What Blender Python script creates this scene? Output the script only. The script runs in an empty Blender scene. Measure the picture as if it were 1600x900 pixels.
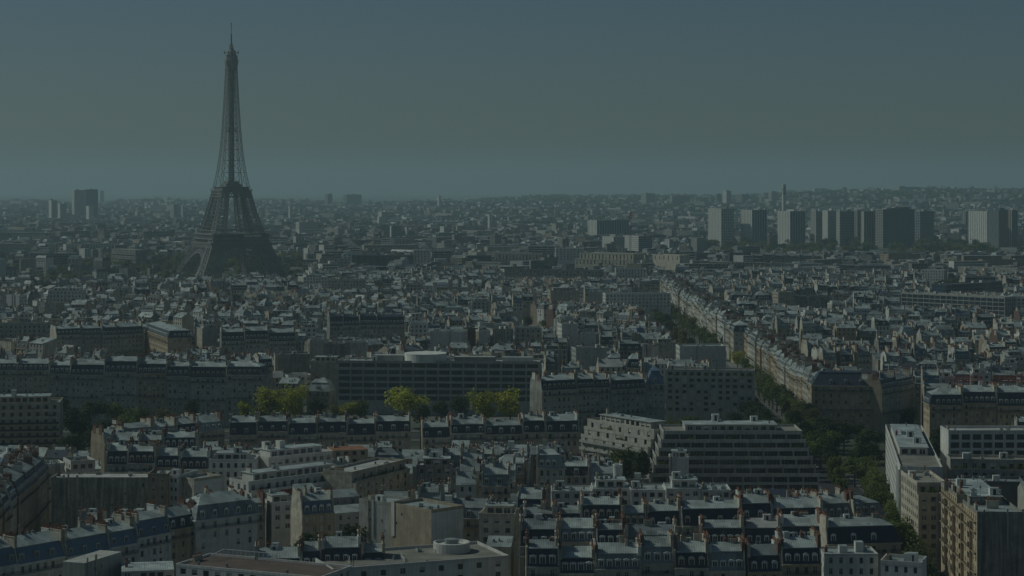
import bpy, math, random
from mathutils import Vector, Matrix

# ------------------------------------------------------------------ camera, sky, sun, exposure
S = bpy.context.scene
COL = S.collection
RAD = math.radians
EYE = 125.0            # eye height over the streets
F = 3136.0             # focal length in pixels of a 1600 px wide frame
HY = 285.0             # row of the true horizon in that frame

cam = bpy.data.cameras.new("camera")
cam.sensor_width = 36.0
cam.lens = F / 1600 * 36.0
cam.shift_y = -(450 - HY) / 1600
cam.clip_start = 1.0
cam.clip_end = 90000.0
camo = bpy.data.objects.new("camera", cam)
camo.location = (0, 0, EYE)
camo.rotation_euler = (RAD(90), 0, 0)
COL.objects.link(camo)
S.camera = camo

SUN_AZ = 74.0          # degrees to the left of the view axis
SUN_EL = 43.0
world = bpy.data.worlds.new("World")
S.world = world
world.use_nodes = True
wn = world.node_tree.nodes
wl = world.node_tree.links
sky = wn.new("ShaderNodeTexSky")
sky.sky_type = 'NISHITA'
sky.sun_disc = False
sky.sun_elevation = RAD(SUN_EL)
sky.sun_rotation = RAD(-SUN_AZ)
sky.altitude = 60
sky.air_density = 0.85
sky.dust_density = 0.9
sky.ozone_density = 2.5
bg = wn["Background"]
wl.new(sky.outputs[0], bg.inputs[0])
bg.inputs[1].default_value = 0.07

sd = bpy.data.lights.new("sun", 'SUN')
sd.energy = 4.8
sd.angle = RAD(0.53)
sd.color = (1.0, 0.93, 0.80)
so = bpy.data.objects.new("sun", sd)
_d = Vector((-math.sin(RAD(SUN_AZ)) * math.cos(RAD(SUN_EL)), math.cos(RAD(SUN_AZ)) * math.cos(RAD(SUN_EL)), math.sin(RAD(SUN_EL))))
so.rotation_euler = _d.to_track_quat('Z', 'Y').to_euler()
so.location = _d * 900
COL.objects.link(so)

S.view_settings.view_transform = 'Standard'
S.view_settings.look = 'None'
S.view_settings.gamma = 1.0
S.view_settings.exposure = -1.92
S.view_settings.use_white_balance = True
S.view_settings.white_balance_temperature = 5700
S.view_settings.white_balance_tint = -7
S.cycles.use_denoising = True
S.cycles.max_bounces = 5
S.cycles.volume_bounces = 1

# ------------------------------------------------------------------ small helpers
def P(px, py, z):
    """plan point of a thing at height z that stands at photo pixel px, py"""
    Y = F * (EYE - z) / (py - HY)
    return ((px - 800) * Y / F, Y)

def proj(x, y, z):
    return (800 + F * x / y, HY + F * (EYE - z) / y)

REARTH = 6371000.0
def smooth(a, b, t):
    t = min(1, max(0, (t - a) / (b - a)))
    return t * t * (3 - 2 * t)

def ground_z(x, y):
    z = -(x * x + y * y) / (2 * REARTH)
    if y > 4500:
        r = x / y
        ridge = smooth(5200, 10200, y) * (1 - 0.55 * smooth(11500, 17000, y))
        h = 14 + 36 * smooth(-0.10, 0.12, r) + 46 * smooth(0.10, 0.27, r)
        h += 7 * math.sin(r * 41 + 1.0) + 4 * math.sin(r * 97 + y * 0.0006) + 5 * math.sin(y * 0.0011 + r * 20)
        z += ridge * h
    return z

def lerp(a, b, t):
    return a + (b - a) * t

# ------------------------------------------------------------------ procedural materials
MATS = {}
def mat(name, col, rough=0.8, var=0.25, scale=0.35, spec=0.3, streak=0.0, seam=0.0, rnd=0.12, metal=0.0, fine=0.0, brick=None, panel=0.0):
    m = bpy.data.materials.new(name)
    m.use_nodes = True
    nt = m.node_tree
    N, L = nt.nodes, nt.links
    b = N["Principled BSDF"]
    b.inputs["Roughness"].default_value = rough
    b.inputs["Specular IOR Level"].default_value = spec
    b.inputs["Metallic"].default_value = metal
    tc = N.new("ShaderNodeTexCoord")
    geo = N.new("ShaderNodeNewGeometry")
    nz = N.new("ShaderNodeTexNoise")
    nz.inputs["Scale"].default_value = scale
    nz.inputs["Detail"].default_value = 5
    L.new(geo.outputs["Position"], nz.inputs["Vector"])
    def mixmul(fac_socket, lo, hi, prev):
        mr = N.new("ShaderNodeMapRange")
        mr.inputs[1].default_value = 0.3
        mr.inputs[2].default_value = 0.7
        mr.inputs[3].default_value = lo
        mr.inputs[4].default_value = hi
        L.new(fac_socket, mr.inputs[0])
        mx = N.new("ShaderNodeVectorMath")
        mx.operation = 'SCALE'
        L.new(mr.outputs[0], mx.inputs["Scale"])
        if isinstance(prev, tuple):
            mx.inputs[0].default_value = prev[:3]
        else:
            L.new(prev, mx.inputs[0])
        return mx.outputs[0]
    if brick:
        bt = N.new("ShaderNodeTexBrick")
        bt.inputs["Scale"].default_value = 1.0
        bt.inputs["Brick Width"].default_value = brick[0]
        bt.inputs["Row Height"].default_value = brick[1]
        bt.inputs["Mortar Size"].default_value = 0.03
        bt.inputs["Color1"].default_value = (*col, 1)
        bt.inputs["Color2"].default_value = (*[c * 0.78 for c in col], 1)
        bt.inputs["Mortar"].default_value = (*[c * 0.9 + 0.03 for c in col], 1)
        sx = N.new("ShaderNodeSeparateXYZ")
        L.new(tc.outputs["Object"], sx.inputs[0])
        ad = N.new("ShaderNodeMath"); ad.operation = 'ADD'
        L.new(sx.outputs[0], ad.inputs[0]); L.new(sx.outputs[1], ad.inputs[1])
        cx = N.new("ShaderNodeCombineXYZ")
        L.new(ad.outputs[0], cx.inputs[0]); L.new(sx.outputs[2], cx.inputs[1])
        L.new(cx.outputs[0], bt.inputs["Vector"])
        c = mixmul(nz.outputs[0], 1 - var, 1 + var, bt.outputs[0])
    else:
        c = mixmul(nz.outputs[0], 1 - var, 1 + var, tuple(col))
    if panel:
        b2 = N.new("ShaderNodeTexBrick")
        b2.inputs["Scale"].default_value = 1.0
        b2.inputs["Brick Width"].default_value = 3.1
        b2.inputs["Row Height"].default_value = 1.9
        b2.inputs["Mortar Size"].default_value = 0.0
        b2.inputs["Color1"].default_value = (1 - panel,) * 3 + (1,)
        b2.inputs["Color2"].default_value = (1 + panel * .5,) * 3 + (1,)
        L.new(geo.outputs["Position"], b2.inputs["Vector"])
        mu = N.new("ShaderNodeVectorMath"); mu.operation = 'MULTIPLY'
        L.new(c, mu.inputs[0]); L.new(b2.outputs[0], mu.inputs[1])
        c = mu.outputs[0]
    if streak:
        mp = N.new("ShaderNodeMapping")
        mp.inputs["Scale"].default_value = (1.3, 1.3, 0.09)
        L.new(geo.outputs["Position"], mp.inputs["Vector"])
        n2 = N.new("ShaderNodeTexNoise")
        n2.inputs["Scale"].default_value = 1.0
        n2.inputs["Detail"].default_value = 4
        L.new(mp.outputs[0], n2.inputs["Vector"])
        c = mixmul(n2.outputs[0], 1 - streak, 1 + streak * 0.5, c)
    if fine:
        n3 = N.new("ShaderNodeTexNoise")
        n3.inputs["Scale"].default_value = 2.6
        n3.inputs["Detail"].default_value = 2
        L.new(geo.outputs["Position"], n3.inputs["Vector"])
        c = mixmul(n3.outputs[0], 1 - fine, 1 + fine, c)
    if seam:
        wv = N.new("ShaderNodeTexWave")
        wv.wave_type = 'BANDS'
        wv.bands_direction = 'X'
        wv.inputs["Scale"].default_value = 0.5
        wv.inputs["Distortion"].default_value = 0.0
        L.new(tc.outputs["Object"], wv.inputs["Vector"])
        pw = N.new("ShaderNodeMath"); pw.operation = 'POWER'
        L.new(wv.outputs["Fac"], pw.inputs[0]); pw.inputs[1].default_value = 6
        c = mixmul(pw.outputs[0], 1 + seam * 0.3, 1 - seam, c)
        bp = N.new("ShaderNodeBump")
        bp.inputs["Strength"].default_value = 0.5
        bp.inputs["Distance"].default_value = 0.05
        L.new(pw.outputs[0], bp.inputs["Height"])
        L.new(bp.outputs[0], b.inputs["Normal"])
    if rnd:
        oi = N.new("ShaderNodeObjectInfo")
        mr = N.new("ShaderNodeMapRange")
        mr.inputs[3].default_value = 1 - rnd
        mr.inputs[4].default_value = 1 + rnd
        L.new(oi.outputs["Random"], mr.inputs[0])
        mx = N.new("ShaderNodeVectorMath"); mx.operation = 'SCALE'
        L.new(c, mx.inputs[0]); L.new(mr.outputs[0], mx.inputs["Scale"])
        c = mx.outputs[0]
    L.new(c, b.inputs["Base Color"])
    MATS[name] = m
    return m

mat("cream_stone", (0.56, 0.50, 0.39), 0.85, 0.18, 0.3, streak=0.25)
mat("grey_stone", (0.46, 0.435, 0.37), 0.85, 0.2, 0.3, streak=0.28)
mat("white_render", (0.63, 0.61, 0.56), 0.8, 0.12, 0.3, streak=0.18)
mat("ochre_stone", (0.47, 0.375, 0.25), 0.85, 0.2, 0.3, streak=0.25)
mat("weathered_render", (0.29, 0.275, 0.24), 0.9, 0.3, 0.25, streak=0.55, fine=0.12)
mat("pale_brick", (0.38, 0.31, 0.22), 0.9, 0.15, 0.4, brick=(0.5, 0.2), streak=0.25)
mat("red_brick", (0.185, 0.115, 0.085), 0.9, 0.2, 0.4, brick=(0.5, 0.2), streak=0.25)
mat("grey_brick", (0.50, 0.46, 0.36), 0.9, 0.22, 0.4, brick=(0.9, 0.35), streak=0.55, fine=0.25)
mat("zinc_pale", (0.405, 0.44, 0.41), 0.5, 0.2, 0.25, spec=0.5, seam=0.22, fine=0.08, panel=0.3)
mat("zinc_mid", (0.315, 0.345, 0.325), 0.5, 0.22, 0.25, spec=0.5, seam=0.25, fine=0.1, panel=0.35)
mat("zinc_dull", (0.22, 0.24, 0.235), 0.55, 0.22, 0.25, spec=0.5, seam=0.25, fine=0.1, panel=0.35)
mat("zinc_blue", (0.12, 0.17, 0.24), 0.5, 0.2, 0.3, spec=0.5, seam=0.3)
mat("slate", (0.045, 0.055, 0.075), 0.5, 0.25, 0.5, spec=0.4, fine=0.2)
mat("slate_brown", (0.07, 0.065, 0.065), 0.55, 0.25, 0.5, spec=0.4, fine=0.2)
mat("gravel_roof", (0.27, 0.25, 0.21), 0.95, 0.25, 0.2, fine=0.12)
mat("pale_roof", (0.42, 0.41, 0.38), 0.9, 0.22, 0.2, fine=0.1)
mat("red_felt_roof", (0.135, 0.10, 0.082), 0.95, 0.22, 0.2, fine=0.1)
mat("tile_roof", (0.26, 0.125, 0.07), 0.85, 0.25, 0.5, fine=0.25)
mat("chimney_render", (0.47, 0.42, 0.33), 0.9, 0.3, 0.6, streak=0.25)
mat("chimney_brick", (0.17, 0.10, 0.075), 0.9, 0.25, 0.6)
mat("terracotta", (0.24, 0.12, 0.075), 0.8, 0.25, 1.5)
mat("glass_dark", (0.022, 0.027, 0.032), 0.12, 0.3, 0.5, spec=0.6, rnd=0.5)
mat("glass_blue", (0.035, 0.055, 0.08), 0.12, 0.3, 0.2, spec=0.6, rnd=0.3)
mat("white_paint", (0.66, 0.65, 0.62), 0.6, 0.1, 0.5)
mat("blind_cream", (0.50, 0.47, 0.40), 0.8, 0.1, 0.5, rnd=0.25)
mat("brown_shutter", (0.15, 0.06, 0.04), 0.7, 0.15, 0.5)
mat("iron_black", (0.025, 0.026, 0.03), 0.5, 0.2, 1.0)
mat("concrete", (0.42, 0.41, 0.37), 0.85, 0.15, 0.3, streak=0.2)
mat("concrete_white", (0.68, 0.66, 0.60), 0.8, 0.12, 0.3, streak=0.15)
mat("concrete_dark", (0.19, 0.185, 0.18), 0.85, 0.15, 0.3, streak=0.2)
mat("panel_blue", (0.06, 0.105, 0.155), 0.4, 0.15, 0.3, spec=0.5)
mat("panel_bronze", (0.16, 0.125, 0.095), 0.4, 0.15, 0.3, spec=0.5)
mat("tower_iron", (0.25, 0.24, 0.22), 0.6, 0.15, 0.1, rnd=0.04)
mat("red_paint", (0.42, 0.06, 0.03), 0.6, 0.15, 0.5)
mat("awning_red", (0.35, 0.04, 0.035), 0.8, 0.1, 0.5)
mat("asphalt", (0.05, 0.05, 0.052), 0.9, 0.2, 0.2)
mat("pavement_stone", (0.13, 0.125, 0.115), 0.9, 0.15, 0.4)
mat("line_paint", (0.75, 0.75, 0.72), 0.7, 0.1, 0.5)
mat("bark", (0.09, 0.07, 0.05), 0.9, 0.25, 1.0)

def leaf_mat(name, col, var=0.35):
    m = mat(name, col, 0.65, var, 0.3, spec=0.25, rnd=0.22, fine=0.25)
    nt = m.node_tree
    b = nt.nodes["Principled BSDF"]
    tr = nt.nodes.new("ShaderNodeBsdfTranslucent")
    src = b.inputs["Base Color"].links[0].from_socket
    nt.links.new(src, tr.inputs["Color"])
    mx = nt.nodes.new("ShaderNodeMixShader")
    mx.inputs[0].default_value = 0.45
    nt.links.new(b.outputs[0], mx.inputs[1])
    nt.links.new(tr.outputs[0], mx.inputs[2])
    nt.links.new(mx.outputs[0], nt.nodes["Material Output"].inputs["Surface"])
leaf_mat("leaf_dark", (0.055, 0.075, 0.025))
leaf_mat("leaf_green", (0.14, 0.17, 0.04))
leaf_mat("leaf_yellow", (0.43, 0.43, 0.05))
leaf_mat("leaf_olive", (0.15, 0.145, 0.05))

def ground_material():
    m = bpy.data.materials.new("city_ground")
    m.use_nodes = True
    N, L = m.node_tree.nodes, m.node_tree.links
    b = N["Principled BSDF"]
    b.inputs["Roughness"].default_value = 0.95
    geo = N.new("ShaderNodeNewGeometry")
    n1 = N.new("ShaderNodeTexNoise"); n1.inputs["Scale"].default_value = 0.0022; n1.inputs["Detail"].default_value = 8
    n2 = N.new("ShaderNodeTexNoise"); n2.inputs["Scale"].default_value = 0.02; n2.inputs["Detail"].default_value = 6
    n3 = N.new("ShaderNodeTexVoronoi"); n3.inputs["Scale"].default_value = 0.028
    for n in (n1, n2, n3):
        L.new(geo.outputs["Position"], n.inputs["Vector"])
    r1 = N.new("ShaderNodeValToRGB")
    r1.color_ramp.elements[0].position = 0.44; r1.color_ramp.elements[0].color = (0.05, 0.06, 0.03, 1)
    r1.color_ramp.elements[1].position = 0.56; r1.color_ramp.elements[1].color = (0.19, 0.185, 0.17, 1)
    L.new(n1.outputs[0], r1.inputs[0])
    r2 = N.new("ShaderNodeValToRGB")
    r2.color_ramp.elements[0].position = 0.3; r2.color_ramp.elements[0].color = (0.5, 0.5, 0.5, 1)
    r2.color_ramp.elements[1].position = 0.7; r2.color_ramp.elements[1].color = (1.5, 1.5, 1.5, 1)
    L.new(n2.outputs[0], r2.inputs[0])
    mx = N.new("ShaderNodeMix"); mx.data_type = 'RGBA'; mx.blend_type = 'MULTIPLY'; mx.inputs[0].default_value = 0.8
    L.new(r1.outputs[0], mx.inputs[6]); L.new(r2.outputs[0], mx.inputs[7])
    L.new(mx.outputs[2], b.inputs["Base Color"])
    MATS["city_ground"] = m
ground_material()

# ------------------------------------------------------------------ mesh builder
class MB:
    def __init__(s):
        s.v = []; s.f = []; s.m = []; s.slots = []; s.T = None
    def slot(s, name):
        try:
            return s.slots.index(name)
        except ValueError:
            s.slots.append(name)
            return len(s.slots) - 1
    def poly(s, pts, m):
        n = len(s.v)
        if s.T:
            c, sn, tx, ty, tz = s.T
            s.v.extend((x * c - y * sn + tx, x * sn + y * c + ty, z + tz) for x, y, z in pts)
        else:
            s.v.extend(pts)
        s.f.append(tuple(range(n, n + len(pts))))
        s.m.append(s.slot(m))
    def box(s, x0, y0, z0, x1, y1, z1, m, top=None, bottom=True):
        a, b, c, d = (x0, y0, z0), (x1, y0, z0), (x1, y1, z0), (x0, y1, z0)
        e, f, g, h = (x0, y0, z1), (x1, y0, z1), (x1, y1, z1), (x0, y1, z1)
        s.poly((a, b, f, e), m); s.poly((b, c, g, f), m); s.poly((c, d, h, g), m); s.poly((d, a, e, h), m)
        s.poly((e, f, g, h), top or m)
        if bottom:
            s.poly((d, c, b, a), m)
    def bar(s, p, q, t, m, t2=None):
        p, q = Vector(p), Vector(q)
        d = (q - p)
        if d.length < 1e-6:
            return
        d.normalize()
        u = d.cross(Vector((0, 0, 1)))
        if u.length < 0.05:
            u = Vector((1, 0, 0))
        u.normalize()
        w = d.cross(u)
        h, h2 = t / 2, (t2 if t2 is not None else t) / 2
        A = [tuple(p + u * a * h + w * b * h) for a, b in ((-1, -1), (1, -1), (1, 1), (-1, 1))]
        B = [tuple(q + u * a * h2 + w * b * h2) for a, b in ((-1, -1), (1, -1), (1, 1), (-1, 1))]
        for i in range(4):
            j = (i + 1) % 4
            s.poly((A[i], A[j], B[j], B[i]), m)
        s.poly(A[::-1], m); s.poly(B, m)
    def prism(s, pts, z0, z1, m, top=None):
        n = len(pts)
        for i in range(n):
            a, b = pts[i], pts[(i + 1) % n]
            s.poly(((a[0], a[1], z0), (b[0], b[1], z0), (b[0], b[1], z1), (a[0], a[1], z1)), m)
        s.poly([(a, b, z1) for a, b in pts], top or m)
        s.poly([(a, b, z0) for a, b in pts][::-1], m)
    def lathe(s, cx, cy, prof, n, m, a0=0.0):
        for (r0, z0), (r1, z1) in zip(prof, prof[1:]):
            for i in range(n):
                a, b = a0 + 2 * math.pi * i / n, a0 + 2 * math.pi * (i + 1) / n
                q = [(cx + r0 * math.cos(a), cy + r0 * math.sin(a), z0), (cx + r0 * math.cos(b), cy + r0 * math.sin(b), z0),
                     (cx + r1 * math.cos(b), cy + r1 * math.sin(b), z1), (cx + r1 * math.cos(a), cy + r1 * math.sin(a), z1)]
                if r1 < 1e-4:
                    q = q[:3]
                elif r0 < 1e-4:
                    q = [q[0], q[2], q[3]]
                s.poly(q, m)
    def add(s, other, loc=(0, 0, 0), rz=0.0, sc=(1, 1, 1)):
        c, sn = math.cos(rz), math.sin(rz)
        for f, mi in zip(other.f, other.m):
            pts = []
            for i in f:
                x, y, z = other.v[i]
                x, y, z = x * sc[0], y * sc[1], z * sc[2]
                pts.append((x * c - y * sn + loc[0], x * sn + y * c + loc[1], z + loc[2]))
            s.poly(pts, other.slots[mi])
    def mesh(s, name):
        me = bpy.data.meshes.new(name)
        me.from_pydata(s.v, [], s.f)
        for k in s.slots:
            me.materials.append(MATS[k])
        me.polygons.foreach_set("material_index", s.m)
        me.update()
        return me
    def build(s, name, parent=None):
        if not s.f:
            return None
        o = bpy.data.objects.new(name, s.mesh(name))
        COL.objects.link(o)
        if parent is not None:
            o.parent = parent
        return o

def tag(o, label=None, cat=None, group=None, kind=None):
    for k, v in (("label", label), ("category", cat), ("group", group), ("kind", kind)):
        if v:
            o[k] = v
    return o

def empty(name, x, y, z=0.0, rz=0.0):
    o = bpy.data.objects.new(name, None)
    o.empty_display_size = 2
    o.location = (x, y, z)
    o.rotation_euler = (0, 0, rz)
    COL.objects.link(o)
    return o

THINGS = []      # every labelled building: dict(o, x, y, w, kind, look, ref, label)

class Proto:
    """a part used many times: the shared mesh, and a plain version for the far quarter"""
    def __init__(s, name, mb, low=None):
        s.name, s.mb, s.low = name, mb, low or mb
        s.me = None
        s.child = None
    def data(s):
        if s.me is None:
            s.me = s.mb.mesh(s.name)
        return s.me

class ThingSink:
    mass = False
    def __init__(s, name, x, y, rz, z=0.0):
        s.root = empty(name, x, y, z, rz)
        s.parts = {}
        s.order = []
        s.rz = rz
    def part(s, name):
        if name not in s.parts:
            s.parts[name] = MB()
        return s.parts[name]
    def fresh(s, name):
        mb = MB()
        s.order.append((name, mb))
        return mb
    def inst(s, pr, loc, rz=0.0, sc=(1, 1, 1), parent=None):
        o = bpy.data.objects.new(pr.name, pr.data())
        o.location = loc
        o.rotation_euler = (0, 0, rz)
        o.scale = sc
        o.parent = parent or s.root
        COL.objects.link(o)
        if pr.child:
            q = bpy.data.objects.new(pr.child.name, pr.child.data())
            q.parent = o
            COL.objects.link(q)
        return o
    def close(s):
        for k, mb in list(s.parts.items()) + s.order:
            mb.build(k, s.root)
        return s.root

class MassSink:
    mass = True
    def __init__(s, mb, x, y, rz, z=0.0):
        s.mb = mb
        s.T = (math.cos(rz), math.sin(rz), x, y, z)
        mb.T = s.T
    def part(s, name):
        return s.mb
    fresh = part
    def inst(s, pr, loc, rz=0.0, sc=(1, 1, 1), parent=None):
        s.mb.add(pr.low, loc, rz, sc)
    def close(s):
        s.mb.T = None

# ------------------------------------------------------------------ shared parts
def win_proto(name, frame, pane, kind):
    mb = MB()
    t = 0.07
    mb.poly(((-.5, .03, -.5), (.5, .03, -.5), (.5, .03, .5), (-.5, .03, .5)), pane)
    mb.box(-.5, -.03, -.5, -.5 + t, .028, .5, frame); mb.box(.5 - t, -.03, -.5, .5, .028, .5, frame)
    mb.box(-.5 + t, -.03, .5 - t * .6, .5 - t, .028, .5, frame); mb.box(-.5 + t, -.03, -.5, .5 - t, .028, -.5 + t * .6, frame)
    if kind == 'casement':
        mb.box(-.035, -.03, -.455, .035, .028, .455, frame)
        mb.box(-.43, -.025, .16, -.035, .028, .19, frame); mb.box(.035, -.025, .16, .43, .028, .19, frame)
    elif kind == 'shutter':
        mb.box(-.43, -.02, -.1, .43, .02, .455, 'blind_cream')
    elif kind == 'brown':
        mb.box(-.43, -.02, -.455, -.02, .02, .455, 'brown_shutter')
        mb.box(.02, -.02, -.455, .43, .02, .455, 'brown_shutter')
    elif kind == 'ribbon':
        for k in (-.25, 0, .25):
            mb.box(k - .012, -.03, -.455, k + .012, .028, .455, frame)
    low = MB()
    low.poly(((-.5, -.02, -.5), (.5, -.02, -.5), (.5, -.02, .5), (-.5, -.02, .5)), pane)
    return Proto('window', mb, low)

WIN = {
    'casement': win_proto('w', 'white_paint', 'glass_dark', 'casement'),
    'shutter': win_proto('w', 'white_paint', 'glass_dark', 'shutter'),
    'plain': win_proto('w', 'blind_cream', 'glass_dark', 'plain'),
    'curtain': win_proto('w', 'white_paint', 'blind_cream', 'casement'),
    'brown': win_proto('w', 'brown_shutter', 'glass_dark', 'brown'),
    'ribbon': win_proto('w', 'concrete_dark', 'glass_dark', 'ribbon'),
    'blue': win_proto('w', 'concrete_dark', 'glass_blue', 'ribbon'),
}

def dormer_proto(arched, frame, roof):
    # stands on z = 0, front at y = 0, runs back 2.4 m, 1.5 wide; its window is a piece of its own
    mb = MB()
    wn_ = MB()
    w, h, d = .75, 1.75, 2.4
    mb.poly(((-w, 0, 0), (-w, d, 0), (-w, d, h), (-w, 0, h)), roof)
    mb.poly(((w, 0, 0), (w, 0, h), (w, d, h), (w, d, 0)), roof)
    mb.poly(((-w, .11, 0), (w, .11, 0), (w, .11, h), (-w, .11, h)), roof)
    wn_.box(-w, -.04, 0, -w + .22, .1, h, frame); wn_.box(w - .22, -.04, 0, w, .1, h, frame)
    wn_.box(-w + .22, -.04, h - .22, w - .22, .1, h, frame); wn_.box(-w + .22, -.04, 0, w - .22, .1, .16, frame)
    wn_.poly(((-.53, .06, .16), (.53, .06, .16), (.53, .06, h - .22), (-.53, .06, h - .22)), 'glass_dark')
    wn_.box(-.04, -.02, .16, .04, .055, h - .22, frame)
    if arched:
        pts = [(-w - .1, h), (-.55, h + .38), (-.2, h + .55), (.2, h + .55), (.55, h + .38), (w + .1, h)]
    else:
        pts = [(-w - .1, h), (-w - .1, h + .12), (0, h + .34), (w + .1, h + .12), (w + .1, h)]
    mb.poly([(x, -.12, z) for x, z in pts], frame)
    for (xa, za), (xb, zb) in zip(pts, pts[1:]):
        mb.poly(((xa, -.12, za), (xb, -.12, zb), (xb, d + .3, zb), (xa, d + .3, za)), 'zinc_pale' if not arched else roof)
    low = MB()
    low.poly(((-w, 0, 0), (-w, d, 0), (-w, d, h), (-w, 0, h)), roof)
    low.poly(((w, 0, 0), (w, 0, h), (w, d, h), (w, d, 0)), roof)
    low.poly(((-w, 0, 0), (w, 0, 0), (w, 0, h), (-w, 0, h)), frame)
    low.poly(((-.45, -.03, .25), (.45, -.03, .25), (.45, -.03, h - .25), (-.45, -.03, h - .25)), 'glass_dark')
    low.poly(((-w, -.1, h), (w, -.1, h), (w, d, h + .25), (-w, d, h + .25)), 'zinc_pale')
    pr = Proto('dormer', mb, low)
    pr.child = Proto('window', wn_)
    return pr
DORMER = {
    'white': dormer_proto(False, 'white_paint', 'zinc_mid'),
    'arched': dormer_proto(True, 'white_paint', 'zinc_dull'),
    'stone': dormer_proto(True, 'cream_stone', 'slate'),
    'zinc': dormer_proto(False, 'zinc_pale', 'zinc_pale'),
}

def chimney_proto(length, h, body, npots, seed):
    r = random.Random(seed)
    mb = MB()
    t = .36
    mb.box(-t, -length / 2, 0, t, length / 2, h, body)
    mb.box(-t - .09, -length / 2 - .09, h, t + .09, length / 2 + .09, h + .18, body)
    low = MB()
    low.box(-t, -length / 2, 0, t, length / 2, h + .15, body, bottom=False)
    for i in range(npots):
        y = -length / 2 + (i + .5) * length / npots
        ph = r.uniform(.45, .95)
        pr = r.uniform(.13, .19)
        mb.lathe(0, y, [(pr, h + .18), (pr * .8, h + .18 + ph), (pr * .45, h + .18 + ph)], 6, 'terracotta')
        if i % 2 == 0:
            low.box(-.16, y - .2, h + .15, .16, y + .3, h + .75, 'terracotta', bottom=False)
    return Proto('chimney', mb, low)
CHIM = [chimney_proto(l, h, b, n, i) for i, (l, h, b, n) in enumerate([
    (2.4, 2.5, 'chimney_render', 5), (3.6, 2.7, 'chimney_render', 8), (1.8, 2.2, 'chimney_brick', 4), (4.6, 2.6, 'chimney_render', 10),
    (2.8, 2.9, 'chimney_brick', 6), (3.2, 2.3, 'white_render', 7), (2.0, 3.3, 'chimney_render', 4)])]

def misc_proto():
    d = {}
    mb = MB(); mb.box(-1.4, -1.1, 0, 1.4, 1.1, 2.4, 'concrete_white', top='zinc_pale'); mb.box(-.45, -1.14, .1, .45, -1.1, 2.0, 'iron_black')
    d['lift_housing'] = Proto('lift_housing', mb)
    mb = MB(); mb.box(-.9, -.6, .15, .9, .6, 1.1, 'zinc_pale'); mb.box(-.8, -.5, 0, .8, .5, .15, 'iron_black'); mb.lathe(.0, .0, [(.4, 1.1), (.4, 1.2), (.0, 1.2)], 8, 'iron_black')
    d['air_unit'] = Proto('air_unit', mb)
    mb = MB(); mb.bar((0, 0, 0), (0, 0, 3.4), .07, 'zinc_dull')
    for z, l in ((3.2, .5), (2.9, .65), (2.6, .8)):
        mb.bar((-l, 0, z), (l, 0, z), .04, 'zinc_dull')
    low = MB(); low.bar((0, 0, 0), (0, 0, 3.2), .08, 'zinc_dull')
    d['aerial'] = Proto('aerial', mb, low)
    mb = MB(); mb.poly(((-.6, 0, .06), (.6, 0, .06), (.6, 1.1, .30), (-.6, 1.1, .30)), 'glass_blue')
    mb.box(-.68, -.08, -.1, -.6, 1.1, .1, 'zinc_dull'); mb.box(.6, -.08, -.1, .68, 1.1, .1, 'zinc_dull')
    d['skylight'] = Proto('skylight', mb)
    r = random.Random(5)
    mb = MB()
    mb.box(-1.6, -.3, 0, 1.6, .3, .5, 'chimney_render')
    for i in range(90):
        x, y, z = r.uniform(-1.6, 1.6), r.uniform(-.45, .45), .5 + abs(r.gauss(0, .45))
        a = r.uniform(0, 6.3); sz = r.uniform(.1, .25)
        mb.poly(((x - sz * math.cos(a), y - sz * math.sin(a), z), (x + sz * math.sin(a), y - sz * math.cos(a), z + sz * .4), (x + sz * math.cos(a), y + sz * math.sin(a), z + sz), (x - sz * math.sin(a), y + sz * math.cos(a), z + sz * .5)), 'leaf_green')
    low = MB()
    low.box(-1.6, -.3, 0, 1.6, .3, .9, 'leaf_green')
    d['planter'] = Proto('planter', mb, low)
    mb = MB(); mb.box(-.25, -.25, 0, .25, .25, .9, 'zinc_dull'); mb.lathe(0, 0, [(.32, .9), (.32, 1.05), (0, 1.2)], 8, 'zinc_dull')
    d['roof_vent'] = Proto('roof_vent', mb)
    return d
MISC = misc_proto()
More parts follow.
